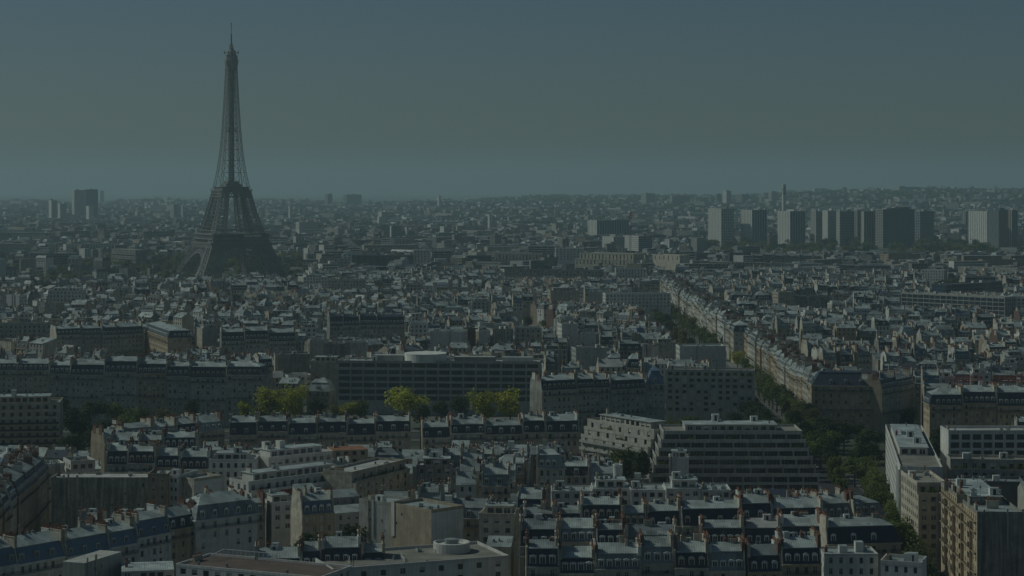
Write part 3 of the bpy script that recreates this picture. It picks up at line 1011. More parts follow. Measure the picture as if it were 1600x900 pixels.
# ------------------------------------------------------------------ the iron tower
def iron_tower(cx, cy, rot):
    root = empty('iron_tower', cx, cy, ground_z(cx, cy), rot)
    I = 'tower_iron'
    def tab(t, z):
        for (z0, v0), (z1, v1) in zip(t, t[1:]):
            if z <= z1:
                return lerp(v0, v1, (z - z0) / (z1 - z0))
        return t[-1][1]
    HT = [(0, 62.5), (20, 51.0), (40, 41.0), (57, 34.2), (75, 28.2), (95, 22.9), (115, 18.6), (140, 14.2), (162, 11.5), (190, 9.4), (225, 7.5), (255, 6.3), (276, 5.6)]
    WT = [(0, 25.5), (20, 21.5), (40, 17.5), (57, 15.0), (75, 12.6), (95, 10.9), (115, 9.4), (140, 7.3), (162, 5.9), (190, 4.9), (225, 3.9), (276, 2.9)]
    H = lambda z: tab(HT, z)
    W = lambda z: tab(WT, z)
    def leg(mb, sx, sy, zs, tc, tb, sub=1, inner=True):
        def ring(z):
            h, w = H(z), W(z)
            return [(sx * h, sy * h, z), (sx * (h - w), sy * h, z), (sx * (h - w), sy * (h - w), z), (sx * h, sy * (h - w), z)]
        for a, b in zip(zs, zs[1:]):
            A, B = ring(a), ring(b)
            for i in range(4):
                if not inner and i == 2:
                    continue
                mb.bar(A[i], B[i], tc, I)
            for i, j in ((0, 1), (0, 3), (1, 2), (3, 2)):
                if not inner and 2 in (i, j):
                    continue
                mb.bar(B[i], B[j], tb * 1.25, I)
                Ai, Aj, Bi, Bj = (Vector(q) for q in (A[i], A[j], B[i], B[j]))
                for k in range(sub):
                    for l in range(sub):
                        def q(u, v):
                            return (Ai.lerp(Aj, u)).lerp(Bi.lerp(Bj, u), v)
                        u0, u1, v0, v1 = k / sub, (k + 1) / sub, l / sub, (l + 1) / sub
                        mb.bar(q(u0, v0), q(u1, v1), tb, I)
                        mb.bar(q(u1, v0), q(u0, v1), tb, I)
                if sub > 1:
                    mb.bar(Ai.lerp(Aj, .5), Bi.lerp(Bj, .5), tb * 1.3, I)
                    mb.bar(Ai.lerp(Bi, .5), Aj.lerp(Bj, .5), tb * 1.1, I)
    for sx in (-1, 1):
        for sy in (-1, 1):
            pm = MB()
            x0, x1 = sorted((sx * 36, sx * 64)); y0, y1 = sorted((sy * 36, sy * 64))
            pm.box(x0, y0, -2, x1, y1, 3.2, 'grey_stone'); pm.box(x0 + 2, y0 + 2, 3.2, x1 - 2, y1 - 2, 5, 'grey_stone')
            pm.build('masonry_pier', root)
            m = MB(); leg(m, sx, sy, [3, 14, 25, 36, 47, 57], 1.7, .5, 2); m.build('leg', root)
            m = MB(); leg(m, sx, sy, [62, 72, 82, 92, 101, 109, 115], 1.25, .36, 2); m.build('upper_leg', root)
            m = MB()
            zs = [119]
            while zs[-1] < 270:
                zs.append(min(272, zs[-1] + max(3.4, W(zs[-1]) * .95)))
            leg(m, sx, sy, zs, .5, .2, 1, inner=False)
            m.build('corner_shaft', root)
    def side(k):
        c, s = [(1, 0), (0, 1), (-1, 0), (0, -1)][k]
        return lambda x, d, z: (x * c + d * s, x * s - d * c, z)      # d = outward distance
    for k in range(4):
        T = side(k)
        # arch
        m = MB()
        n = 26
        def ap(r, a, off=.6):
            x, z = r * math.cos(a), 3.5 + r * .98 * math.sin(a)
            return T(x, H(max(0, min(57, z))) + off, z)
        for i in range(n):
            a, b = math.pi * i / n, math.pi * (i + 1) / n
            m.bar(ap(35.6, a), ap(35.6, b), 1.25, I)
            m.bar(ap(39.6, a), ap(39.6, b), 1.0, I)
            m.bar(ap(35.6, a), ap(39.6, b), .55, I)
            m.bar(ap(39.6, a), ap(35.6, b), .55, I)
            m.bar(ap(35.6, a), ap(39.6, a), .55, I)
        m.build('arch', root)
        # spandrel infill between arch and frieze
        m = MB()
        for i in range(-17, 18):
            x = i * 2.0
            if abs(x) < 39:
                za = 3.5 + .98 * math.sqrt(max(0, 39.6 ** 2 - x * x))
                if za < 44.5:
                    m.bar(T(x, H(za) + .5, za), T(x, H(45) + .5, 45.5), .38, I)
        # frieze girder: two lattice belts and solid strips
        for z0, z1, st in ((45.2, 50.8, 2.6),):
            e = H(48) + 1.0
            nn = int(2 * e / st)
            for i in range(nn):
                xa, xb = -e + 2 * e * i / nn, -e + 2 * e * (i + 1) / nn
                m.bar(T(xa, e, z0), T(xb, e, z1), .55, I); m.bar(T(xb, e, z0), T(xa, e, z1), .55, I)
                m.bar(T(xa, e, z0), T(xa, e, z1), .5, I)
            for z in (z0, z1):
                m.bar(T(-e, e, z), T(e, e, z), 1.3, I)
            m.bar(T(-e, e - .9, 48), T(e, e - .9, 48), 4.6, I) if False else None
            q = [T(-e + 1, e - 1.2, z0), T(e - 1, e - 1.2, z0), T(e - 1, e - 1.2, z1), T(-e + 1, e - 1.2, z1)]
            m.poly(q, I)
        # consoles and solid frieze under the first gallery
        e = 35.2
        q = [T(-e, e - .4, 51.2), T(e, e - .4, 51.2), T(e, e - .4, 54.6), T(-e, e - .4, 54.6)]
        m.poly(q, I)
        for i in range(29):
            x = -e + 2 * e * i / 28
            m.bar(T(x, e - .2, 51.2), T(x, e + .9, 55.0), .5, I)
        m.build('frieze_girder', root)
        # first gallery arcade
        m = MB()
        e = 36.6
        for i in range(31):
            x = -e + 2 * e * i / 30
            m.bar(T(x, e - .25, 56.4), T(x, e - .25, 60.6), .42, I)
        m.bar(T(-e, e - .3, 57.6), T(e, e - .3, 57.6), .5, I)
        m.bar(T(-e - .2, e - .2, 61.1), T(e + .2, e - .2, 61.1), 1.1, I)
        m.build('arcade', root)
        # bracing between the legs over the first floor
        m = MB()
        e = lambda z: H(z) + .1
        for z in (108, 111.5):
            m.bar(T(-e(z), e(z), z), T(e(z), e(z), z), 1.0, I)
        for i in range(14):
            xa, xb = -19 + 38 * i / 14, -19 + 38 * (i + 1) / 14
            m.bar(T(xa, e(109), 106), T(xb, e(112), 112.5), .5, I); m.bar(T(xb, e(109), 106), T(xa, e(112), 112.5), .5, I)
        for z in (66, ):
            m.bar(T(-e(z), e(z), z), T(e(z), e(z), z), .9, I)
        z = 119
        while z < 268:
            z2 = min(272, z + max(5, H(z) * 1.05))
            xi, xj = H(z) - W(z), H(z2) - W(z2)
            m.bar(T(-xi, H(z), z), T(xj, H(z2), z2), .34, I); m.bar(T(xi, H(z), z), T(-xj, H(z2), z2), .34, I)
            m.bar(T(-H(z2), H(z2), z2), T(H(z2), H(z2), z2), .5, I)
            z = z2
        m.build('cross_bracing', root)
    def ringdeck(mb, e, hole, z0, z1, m):
        for a in (-1, 1):
            x0, x1 = sorted((a * hole, a * e))
            mb.box(x0, -e, z0, x1, e, z1, m)
            mb.box(-hole, x0, z0 + .01, hole, x1, z1 - .01, m)
    m = MB(); ringdeck(m, 37.0, 14, 54.8, 56.4, I); ringdeck(m, 33.5, 17, 56.4, 61.4, 'concrete_dark'); ringdeck(m, 35.5, 14, 61.7, 62.2, I)
    m.build('first_platform', root)
    m = MB(); m.box(4, -36.3, 58.1, 27, -34.6, 60.4, 'white_paint'); m.build('pavilion_front', root)
    m = MB(); ringdeck(m, 19.6, 5, 112.8, 114.4, I); ringdeck(m, 20.6, 5, 114.4, 115.4, I); ringdeck(m, 17.2, 5.5, 115.4, 119.6, I); ringdeck(m, 18.4, 5.5, 119.6, 120.1, I)
    for k in range(4):
        T = side(k)
        for i in range(23):
            x = -20.2 + 40.4 * i / 22
            m.bar(T(x, 20.3, 115.4), T(x, 20.3, 117.6), .22, I)
        m.bar(T(-20.3, 20.3, 117.6), T(20.3, 20.3, 117.6), .3, I)
    m.box(-10, -10, 120.1, 10, 10, 123.5, I); m.box(-7.5, -7.5, 123.5, 7.5, 7.5, 127, I)
    m.build('second_platform', root)
    m = MB()
    z = 120
    r = 2.6
    while z < 272:
        z2 = min(272, z + 3.4)
        for a, b in (((-r, -r), (r, -r)), ((r, -r), (r, r)), ((r, r), (-r, r)), ((-r, r), (-r, -r))):
            m.bar((*a, z), (*a, z2), .65, I)
            m.bar((*a, z), (*b, z2), .42, I); m.bar((*b, z), (*a, z2), .42, I)
            m.bar((*a, z2), (*b, z2), .5, I)
        m.box(-1.2, -1.2, z, 1.2, 1.2, z2 - .9, I)
        z = z2
    m.box(-5.2, -5.2, 190, 5.2, 5.2, 191.5, I); m.box(-6.3, -6.3, 193, 6.3, 6.3, 194.0, I)
    m.build('lift_shaft', root)
    m = MB()
    m.lathe(0, 0, [(5.6, 264), (6.6, 268), (8.6, 274.6), (8.6, 276.2)], 8, I, math.pi / 8)
    m.lathe(0, 0, [(8.6, 276.2), (8.9, 276.3), (8.9, 278.6), (8.0, 278.8), (7.6, 283.6), (7.9, 283.8), (7.9, 284.4), (6.2, 284.6), (5.6, 289), (3.6, 291.6), (0, 292)], 8, I, math.pi / 8)
    m.build('top_platform', root)
    m = MB()
    for k in range(8):
        a = k * math.pi / 4
        m.bar((6 * math.cos(a), 6 * math.sin(a), 287.5), (9.6 * math.cos(a), 9.6 * math.sin(a), 287.5), .5, I)
        m.bar((9.3 * math.cos(a), 9.3 * math.sin(a), 286), (9.3 * math.cos(a), 9.3 * math.sin(a), 290), .6, I)
    m.build('antenna_bracket', root)
    m = MB()
    m.lathe(0, 0, [(3.0, 291.6), (3.0, 294), (1.8, 294.6), (1.7, 299), (1.0, 300), (1.0, 311), (.45, 312), (.45, 323), (.8, 323.2), (.8, 324.6), (0, 325)], 8, I)
    for z, l in ((295.5, 3.6), (297.5, 2.4)):
        for a in (0, math.pi / 2):
            m.bar((-l * math.cos(a), -l * math.sin(a), z), (l * math.cos(a), l * math.sin(a), z), .6, I)
    m.build('mast', root)
    register(root, cx, cy, 100, 60, 'tower', label="tall tapering iron lattice tower with arched base and slim mast, standing over the roofs", ref='the iron tower')
iron_tower(-351, 2510, RAD(27))
mark(-351, 2440, 0, 130, 140)

# ------------------------------------------------------------------ tower blocks by the river and farther off
def tower(label, px0, px1, pyt, Y, look, seed, depth=None, name='tower_block', yaw=0, crown=0, ref=None, zb=0, cat='tower block', mode='grid', floors=None, mats=None, slant=.35, light=None):
    """seen corner-on: a front slab wall px0..px1 wide, its left end wall takes the share slant"""
    s = Y / F
    x0, x1 = (px0 - 800) * s, (px1 - 800) * s
    zt = EYE - (pyt - HY) * s
    gz = ground_z((x0 + x1) / 2, Y)
    wide = x1 - x0
    a = math.atan2(slant, 1 - slant)
    # plan rectangle whose two seen sides project to slant and 1 - slant of the width
    th = RAD(28)
    Wd = wide * (1 - slant) / math.cos(th)
    Dp = max(6, wide * slant / math.sin(th))
    root = empty(name, x0 + wide * slant, Y, gz, th)
    Hh = zt - gz
    fm, em = mats or ('panel_blue', 'concrete')  # front and end materials: mostly paler left end, its sunlight put into the colour
    nf = floors or max(3, int(Hh / 3.1))
    r = random.Random(seed)
    body = MB()
    body.box(0, 0, 0, Wd, Dp, Hh, fm, top='gravel_roof', bottom=False)
    body.poly(((-.05, 0, 0), (-.05, Dp, 0), (-.05, Dp, Hh), (-.05, 0, Hh)), em)
    body.build('wall', root)
    fl = MB()
    for k in range(nf):
        z = Hh * (k + 1) / (nf + .3)
        if mode in ('grid', 'band'):
            fl.box(-.25, -.3, z - .55, Wd + .2, -.01, z + .25, light or 'concrete', bottom=True)
            fl.box(-.45, 0.02, z - .5, -.06, Dp, z + .55, 'concrete_white')  # white bands on the left end add to its painted sunlight
    if fl.f:
        fl.build('floor_band', root)
    fn = MB()
    if mode in ('grid', 'fin'):
        n = max(3, int(Wd / (4.5 if mode == 'grid' else 5.5)))
        for i in range(n + 1):
            x = Wd * i / n
            fn.box(x - .28, -.5, 0, x + .28, -.02, Hh + (.8 if mode == 'fin' else 0), em)
        n = max(2, int(Dp / 5))
        for i in range(n + 1):
            y = Dp * i / n
            fn.box(-.8, y - .5, 0, -.08, y + .5, Hh, 'concrete_white' if mode == 'fin' else em)
    if fn.f:
        fn.build('fin', root)
    rp = MB()
    for k in range(1 + crown):
        w2 = Wd * r.uniform(.12, .3)
        xx = r.uniform(.05, .95) * (Wd - w2)
        rp.box(xx, Dp * .25, Hh, xx + w2, Dp * .75, Hh + r.uniform(2.2, 4.5), r.choice(['concrete', 'concrete_dark', em]))
    rp.build('roof_plant', root)
    register(root, (x0 + x1) / 2, Y, wide, zt, cat, look=look, label=label, ref=ref, group='tower blocks by the river' if 3000 < Y < 4800 else None)

tower("slim pale tower block with striped end wall, first from the left by the river", 1110, 1148, 326, 3950, None, 1, mats=('panel_blue', 'concrete_white'), slant=.45, mode='grid', light='concrete_white', ref='the slim pale tower block')
tower("dark tower block with pale ribbed end, second from the left by the river", 1161, 1200, 328, 3950, None, 2, mats=('panel_blue', 'concrete_white'), slant=.36, mode='fin')
tower("deep blue tower block with white striped end, just under the tall white flue", 1219, 1260, 330, 3900, None, 3, mats=('panel_blue', 'concrete_white'), slant=.38, mode='fin', ref='the deep blue tower block')
tower("grey gridded tower block joined to the pale banded one", 1269, 1289, 330, 4050, None, 4, mats=('concrete_dark', 'concrete'), slant=.3)
tower("pale tower block with close white floor bands beside a blue one", 1287, 1309, 329, 3980, None, 5, mats=('concrete', 'concrete_white'), slant=.3, mode='band', light='concrete_white')
tower("blue grey banded tower block between a pale one and a brown one", 1308, 1337, 330, 3920, None, 6, mats=('panel_blue', 'concrete'), slant=.15, mode='band', light='concrete')
tower("narrow brown tower block between blue grey and black ones", 1335, 1350, 329, 4000, None, 7, mats=('panel_bronze', 'concrete_dark'), slant=.3, mode='fin')
tower("almost black tower block with a thin white edge", 1347, 1371, 330, 3880, None, 8, mats=('panel_bronze', 'concrete_white'), slant=.12, mode='fin')
tower("broad dark tower block with crowded roof, widest by the river", 1371, 1434, 327, 3850, None, 9, mats=('panel_blue', 'concrete_dark'), slant=.14, crown=6, mode='grid', light='concrete_dark', ref='the broad dark tower block')
tower("blue tower block against the right side of the broad dark one", 1432, 1462, 330, 3980, None, 10, mats=('panel_blue', 'panel_blue'), slant=.2, mode='grid', light='concrete')
tower("white ribbed tower block next to the faceted bronze one", 1522, 1550, 330, 3950, None, 11, mats=('panel_bronze', 'concrete_white'), slant=.72, mode='fin', ref='the white ribbed tower block')
tower("faceted bronze tower block, farthest right by the river", 1549, 1576, 328, 3900, None, 12, mats=('panel_bronze', 'panel_blue'), slant=.4, mode='fin', crown=2)
tower("dark slice of tower block at the right end of the river row", 1574, 1591, 328, 3940, None, 13, mats=('panel_blue', 'panel_bronze'), slant=.4, mode='fin')
# the flue
def flue():
    Y = 4300; s = Y / F
    x = (1225 - 800) * s
    o = MB(); zt = EYE - (287 - HY) * s
    o.lathe(0, 0, [(4.9, 0), (4.6, zt * .5), (4.3, zt), (3.4, zt), (3.4, zt - 2)], 16, 'concrete_white')
    o.lathe(0, 0, [(4.36, zt - 22), (4.42, zt - 22), (4.4, zt - 6), (4.33, zt - 6)], 16, 'concrete')
    root = empty('flue_chimney', x, Y, ground_z(x, Y))
    o.build('shaft', root)
    c = MB(); c.lathe(0, 0, [(4.9, zt - 1.6), (4.95, zt - .6), (4.5, zt + .2)], 16, 'concrete_white'); c.build('rim', root)
    register(root, x, Y, 9, zt, 'chimney', label="tall slender white flue rising behind the river tower blocks", ref='the tall white flue')
flue()
def crane(px, pyt, Y, label):
    s = Y / F; x = (px - 800) * s; zt = EYE - (pyt - HY) * s
    root = empty('tower_crane', x, Y, ground_z(x, Y))
    m = MB()
    for dx in (-.9, .9):
        for dy in (-.9, .9):
            m.bar((dx, dy, 0), (dx, dy, zt), .4, 'red_paint')
    z = 0
    while z < zt:
        m.bar((-.9, -.9, z), (.9, -.9, min(zt, z + 2.4)), .3, 'red_paint'); m.bar((.9, -.9, z), (.9, .9, min(zt, z + 2.4)), .3, 'red_paint'); z += 2.4
    m.build('mast', root)
    j = MB()
    for dz in (0, 2):
        j.bar((-14, 0, zt - 6 + dz), (34, 0, zt - 6 + dz * .6), .4, 'red_paint')
    for k in range(16):
        j.bar((-14 + 3 * k, 0, zt - 6), (-12.5 + 3 * k, 0, zt - 4.4), .25, 'red_paint')
    j.bar((0, 0, zt + 2), (30, 0, zt - 4.8), .2, 'red_paint'); j.bar((0, 0, zt + 2), (-13, 0, zt - 4.2), .2, 'red_paint'); j.bar((0, 0, zt - 5), (0, 0, zt + 2), .6, 'red_paint')
    jo = j.build('jib', root); jo.rotation_euler = (0, 0, RAD(80))
    c = MB(); c.box(-13.5, -1, zt - 9, -10, 1, zt - 6, 'concrete'); co = c.build('counterweight', root); co.rotation_euler = (0, 0, RAD(80))
    register(root, x, Y, 5, zt, 'crane', label=label)
crane(985, 331, 2900, "thin red tower crane standing over the distant pale blocks")

FAR = [  # px0, px1, py top, Y, look, mats, slant, mode
    (110, 131, 297, 6200, "pale tall slab", ('concrete', 'concrete'), .3, 'band'), (129, 151, 296, 6300, "dark tall slab with a roof mast", ('panel_blue', 'concrete_dark'), .2, 'fin'),
    (73, 88, 313, 6000, "pale block", ('concrete', 'concrete_white'), .5, 'band'), (88, 103, 318, 5900, "pale low tower", ('concrete', 'concrete_white'), .4, 'band'),
    (132, 146, 322, 5600, "pale stepped tower", ('concrete_white', 'concrete_white'), .5, 'band'),
    (264, 279, 319, 6100, "square brown tower", ('concrete', 'concrete'), .5, 'fin'), (283, 287, 322, 5900, "needle of white", ('concrete_white', 'concrete_white'), .5, 'band'),
    (154, 162, 298, 11200, "grey hazy block", ('concrete', 'concrete'), .3, 'band'),
    (683, 689, 306, 7800, "white slim tower", ('concrete_white', 'concrete_white'), .5, 'band'), (507, 519, 303, 9200, "dim blue tower", ('panel_blue', 'concrete_dark'), .4, 'fin'), (536, 564, 304, 9800, "dim wide slab", ('panel_blue', 'concrete_dark'), .2, 'fin'),
    (450, 456, 322, 5600, "bright tower", ('concrete_white', 'concrete_white'), .5, 'band'), (402, 405, 325, 5600, "narrow white tower", ('concrete_white', 'concrete_white'), .5, 'band'), (762, 768, 336, 4700, "small pale tower", ('concrete_white', 'concrete_white'), .5, 'band'),
    (461, 495, 347, 4300, "broad brown slab", ('concrete', 'concrete'), .2, 'band'), (609, 626, 353, 3900, "glassy dark block", ('panel_blue', 'concrete_white'), .15, 'band'), (632, 638, 355, 3900, "little white tower", ('concrete_white', 'concrete_white'), .6, 'band'),
    (687, 704, 354, 3950, "pale end-on slab", ('concrete', 'concrete_white'), .4, 'band'), (590, 606, 331, 5600, "pale far block", ('concrete', 'concrete_white'), .4, 'band'),
    (1003, 1024, 302, 8800, "square hilltop block", ('concrete_dark', 'concrete'), .3, 'fin'), (1047, 1080, 306, 8500, "wide grey hill slab", ('concrete_dark', 'concrete'), .1, 'fin'), (1118, 1127, 303, 8500, "dark stub tower", ('concrete_dark', 'concrete_dark'), .2, 'fin'),
    (1130, 1143, 298, 8300, "pale hill tower", ('concrete_dark', 'concrete_white'), .4, 'band'), (1152, 1170, 304, 8500, "twin dark block", ('concrete_dark', 'concrete_dark'), .4, 'fin'), (1202, 1214, 299, 8800, "dull hill tower", ('concrete_dark', 'concrete'), .3, 'fin'),
    (1325, 1331, 298, 9300, "thin hill tower", ('concrete', 'concrete'), .4, 'band'), (1334, 1346, 299, 9300, "broad hill tower", ('concrete_dark', 'concrete'), .4, 'band'), (1352, 1362, 300, 9300, "low hill tower", ('concrete_dark', 'concrete'), .4, 'band'),
    (1396, 1442, 292, 9600, "large flat hilltop slab", ('concrete_dark', 'concrete'), .2, 'band'), (1505, 1522, 330, 4900, "dusky blue block", ('panel_blue', 'concrete_dark'), .2, 'fin'),
    (1489, 1520, 358, 4300, "low pale block", ('panel_blue', 'concrete_white'), .3, 'band'), (1270, 1284, 345, 4600, "grey mid-rise", ('concrete', 'concrete'), .4, 'band'),
    (943, 976, 370, 3100, "boxy pale block", ('concrete', 'concrete_white'), .48, 'grid'), (976, 1020, 369, 3150, "flat dark-sided block", ('panel_blue', 'concrete'), .5, 'band'), (920, 984, 344, 3900, "long roofed slab", ('panel_blue', 'concrete_white'), .2, 'fin'),
    (1148, 1190, 385, 3300, "glass office", ('glass_blue', 'panel_blue'), .1, 'band'), (1040, 1052, 374, 3300, "little pale mid-rise", ('concrete', 'concrete_white'), .5, 'grid'),
]
for i, (a, b, t, Y, look, mt, sl, mo) in enumerate(FAR):
    tower(None, a, b, t, Y, look, 50 + i, mats=mt, slant=sl, mode=mo, name='distant_block', cat='tower block')
# ------------------------------------------------------------------ trees
def crown_proto(seed, lm, n, size, squash=1.0):
    r = random.Random(seed)
    lobes = []
    for i in range(11):
        a = r.uniform(0, 6.283)
        rr = r.uniform(.0, .62)
        lobes.append((rr * math.cos(a), rr * math.sin(a), r.uniform(-.42, .55) * squash, r.uniform(.26, .46)))
    mb = MB()
    low = MB()
    for k in range(n):
        cx, cy, cz, cr = r.choice(lobes)
        while True:
            v = Vector((r.gauss(0, 1), r.gauss(0, 1), r.gauss(0, 1)))
            if v.length > .1:
                break
        v.normalize()
        q = cr * (r.random() ** .35) * (1.08 if r.random() < .9 else 1.35)
        p = Vector((cx, cy, cz)) + v * q
        nrm = (v + Vector((r.gauss(0, .6), r.gauss(0, .6), r.gauss(.2, .6)))).normalized()
        u = nrm.cross(Vector((r.gauss(0, 1), r.gauss(0, 1), r.gauss(0, 1)))).normalized()
        w = nrm.cross(u)
        s = size * r.uniform(.6, 1.3)
        f = [tuple(p + u * s), tuple(p + w * s * .8), tuple(p - u * s), tuple(p - w * s * .8)]
        mb.poly(f, lm)
        if k % 5 == 0:
            low.poly([tuple(p + u * s * 1.9), tuple(p + w * s * 1.7), tuple(p - u * s * 1.9), tuple(p - w * s * 1.7)], lm)
    return Proto('crown', mb, low)
CROWNS = {k: [crown_proto(900 + 10 * j + i, k, 1700, .062, sq) for i, sq in enumerate((1, .8, 1.15))] for j, k in enumerate(('leaf_dark', 'leaf_green', 'leaf_yellow', 'leaf_olive'))}
def trunk_proto(seed):
    r = random.Random(seed)
    mb = MB()
    pts = [Vector((0, 0, 0)), Vector((r.uniform(-.02, .02), r.uniform(-.02, .02), .25)), Vector((r.uniform(-.04, .04), r.uniform(-.04, .04), .5))]
    mb.bar(pts[0], pts[1], .05, 'bark', .036); mb.bar(pts[1], pts[2], .036, 'bark', .026)
    for k in range(6):
        a = k * 1.05 + r.uniform(-.3, .3)
        b = pts[1].lerp(pts[2], r.uniform(.2, 1))
        e = b + Vector((math.cos(a) * r.uniform(.12, .26), math.sin(a) * r.uniform(.12, .26), r.uniform(.15, .32)))
        mb.bar(b, e, .018, 'bark', .007)
    return Proto('trunk', mb)
TRUNKS = [trunk_proto(i) for i in range(3)]
TREE_WORD = {'leaf_dark': 'dark green tree', 'leaf_green': 'green leafy tree', 'leaf_yellow': 'yellowing tree', 'leaf_olive': 'olive green tree'}
TN = [0]
def tree(x, y, h, spread, kind, label=None, ref=None, group=None, z=0.0, crown_h=.70):
    TN[0] += 1
    i = TN[0]
    root = empty('tree', x, y, z, (i * 2.399) % 6.283)
    for pr, loc, sc in ((TRUNKS[i % 3], (0, 0, 0), (h, h, h)), (CROWNS[kind][i % 3], (0, 0, h * (1 - crown_h / 2)), (spread / 2, spread / 2, h * crown_h / 2 / .85))):
        o = bpy.data.objects.new(pr.name, pr.data())
        o.location = loc; o.scale = sc; o.parent = root
        COL.objects.link(o)
    register(root, x, y, spread, h, 'tree', look=TREE_WORD[kind], label=label, ref=ref, group=group)
    c = spread * .4
    mark(x, y - c, 0, 2 * c, 2 * c, 0)
def tree_px(px, pyt, h, spread, kind, **k):
    x, y = P(px, pyt, h)
    tree(x, y, h, spread, kind, **k)

BV = 'trees along the boulevard'
tree_px(632, 602, 22, 29, 'leaf_yellow', label="big round yellow-green tree in front of the centre of the glass office slab", ref='the round yellow tree', group=BV)
tree_px(757, 610, 21, 23, 'leaf_yellow', label="yellow tree before the right end of the glass office slab, left of its twin", group=BV)
tree_px(797, 607, 22, 25, 'leaf_yellow', label="yellow tree before the right end of the glass office slab, right of its twin", ref='the twin yellow trees', group=BV)
tree_px(424, 600, 24, 19, 'leaf_yellow', label="tall yellow-green tree at the left of the pair beyond the slate roofs", group=BV)
tree_px(461, 602, 24, 17, 'leaf_yellow', label="tall yellow-green tree at the right of the pair beyond the slate roofs", ref='the pair of yellow trees', group=BV)
for px, py, h, s, k in [(384, 627, 13, 10, 'leaf_yellow'), (405, 634, 12, 10, 'leaf_green'), (447, 622, 13, 12, 'leaf_yellow'), (492, 622, 14, 13, 'leaf_dark'), (545, 628, 12, 13, 'leaf_yellow'), (563, 625, 13, 10, 'leaf_green'), (520, 634, 12, 10, 'leaf_olive'), (690, 625, 15, 12, 'leaf_dark'), (718, 622, 15, 13, 'leaf_dark'), (662, 632, 14, 12, 'leaf_dark'),
                       (845, 612, 17, 9, 'leaf_dark'), (878, 625, 15, 14, 'leaf_dark'), (905, 622, 15, 12, 'leaf_dark'), (930, 640, 13, 12, 'leaf_dark'), (52, 594, 16, 16, 'leaf_green'), (80, 600, 15, 14, 'leaf_dark'), (140, 626, 17, 20, 'leaf_dark'), (112, 640, 16, 14, 'leaf_dark'), (183, 628, 15, 15, 'leaf_green'), (206, 638, 13, 9, 'leaf_green'), (226, 638, 14, 10, 'leaf_green'), (254, 641, 12, 10, 'leaf_olive'), (165, 655, 13, 12, 'leaf_dark'), (125, 652, 18, 15, 'leaf_dark'), (148, 666, 17, 14, 'leaf_dark'), (118, 676, 16, 12, 'leaf_dark'), (192, 648, 14, 12, 'leaf_green'), (232, 652, 13, 11, 'leaf_green'), (95, 618, 17, 16, 'leaf_dark'), (300, 628, 13, 10, 'leaf_dark'),
                       (1075, 648, 12, 12, 'leaf_green'), (1045, 655, 11, 12, 'leaf_green'), (985, 652, 11, 11, 'leaf_dark'), (1150, 645, 12, 11, 'leaf_dark'), (1105, 655, 10, 11, 'leaf_olive')]:
    tree_px(px, py - 3, h + 1.5, s * 1.3, k, group=BV)
AVG = 'trees along the straight avenue'
rt = random.Random(77)
tree_px(1152, 512, 18, 20, 'leaf_dark', label="broad dark tree filling the avenue at the cross street", ref='the broad dark avenue tree', group=AVG)
for px, py, h, s, k in [(1132, 521, 16, 13, 'leaf_dark'), (1163, 522, 16, 12, 'leaf_green'), (1152, 548, 14, 13, 'leaf_yellow'), (1168, 555, 14, 12, 'leaf_green'), (1160, 573, 13, 13, 'leaf_green')]:
    tree_px(px, py, h, s, k, group=AVG)
for y in range(895, 1215, 15):
    tree(143.5 + rt.uniform(-1, 1), y + rt.uniform(-3, 3), rt.uniform(14, 18), rt.uniform(13, 16), rt.choice(['leaf_green', 'leaf_dark', 'leaf_olive', 'leaf_green']), group=AVG)
    if y % 2:
        tree(125.5 + rt.uniform(-1, 1), y + rt.uniform(-3, 3), rt.uniform(13, 16), rt.uniform(12, 14), rt.choice(['leaf_green', 'leaf_dark']), group=AVG)
for y in range(1400, 2000, 26):
    tree(125 + rt.uniform(-1, 1), y, rt.uniform(14, 18), rt.uniform(13, 15), rt.choice(['leaf_green', 'leaf_dark', 'leaf_olive']), group=AVG)
    tree(143 + rt.uniform(-1, 1), y + 9, rt.uniform(14, 18), rt.uniform(13, 15), rt.choice(['leaf_green', 'leaf_olive']), group=AVG)
for y in range(842, 1040, 12):
    tree(121 + rt.uniform(-1.5, 2.5), y + rt.uniform(-3, 3), rt.uniform(13, 17), rt.uniform(12, 15), rt.choice(['leaf_green', 'leaf_dark', 'leaf_dark']), group=AVG)
    if y < 930:
        tree(133 + rt.uniform(-2, 2), y + rt.uniform(-3, 3), rt.uniform(12, 16), rt.uniform(11, 14), rt.choice(['leaf_green', 'leaf_dark']), group=AVG)
SRG = 'trees along the side street'
for i, y in enumerate(range(548, 850, 15)):
    xr = street_right(y)
    tree(xr - 6 + rt.uniform(-1, 1), y + rt.uniform(-3, 3), rt.uniform(13, 17), rt.uniform(11, 14), rt.choice(['leaf_green', 'leaf_dark', 'leaf_green']), group=SRG)
    if i % 2 and y > 600:
        tree(xr - 18 + rt.uniform(-1, 1), y + rt.uniform(-3, 3), rt.uniform(10, 13), rt.uniform(8, 10), rt.choice(['leaf_green', 'leaf_dark']), group=SRG)
for px, py, h, s, k in [(1285, 655, 15, 17, 'leaf_dark'), (1318, 660, 14, 15, 'leaf_dark'), (1358, 672, 14, 15, 'leaf_dark'), (1255, 662, 13, 12, 'leaf_dark'), (1420, 640, 13, 13, 'leaf_dark'), (1335, 712, 12, 13, 'leaf_green'), (1240, 645, 13, 12, 'leaf_dark')]:
    tree_px(px, py - 4, h + 2, s * 1.3, k, group='dark trees at the crossroads')
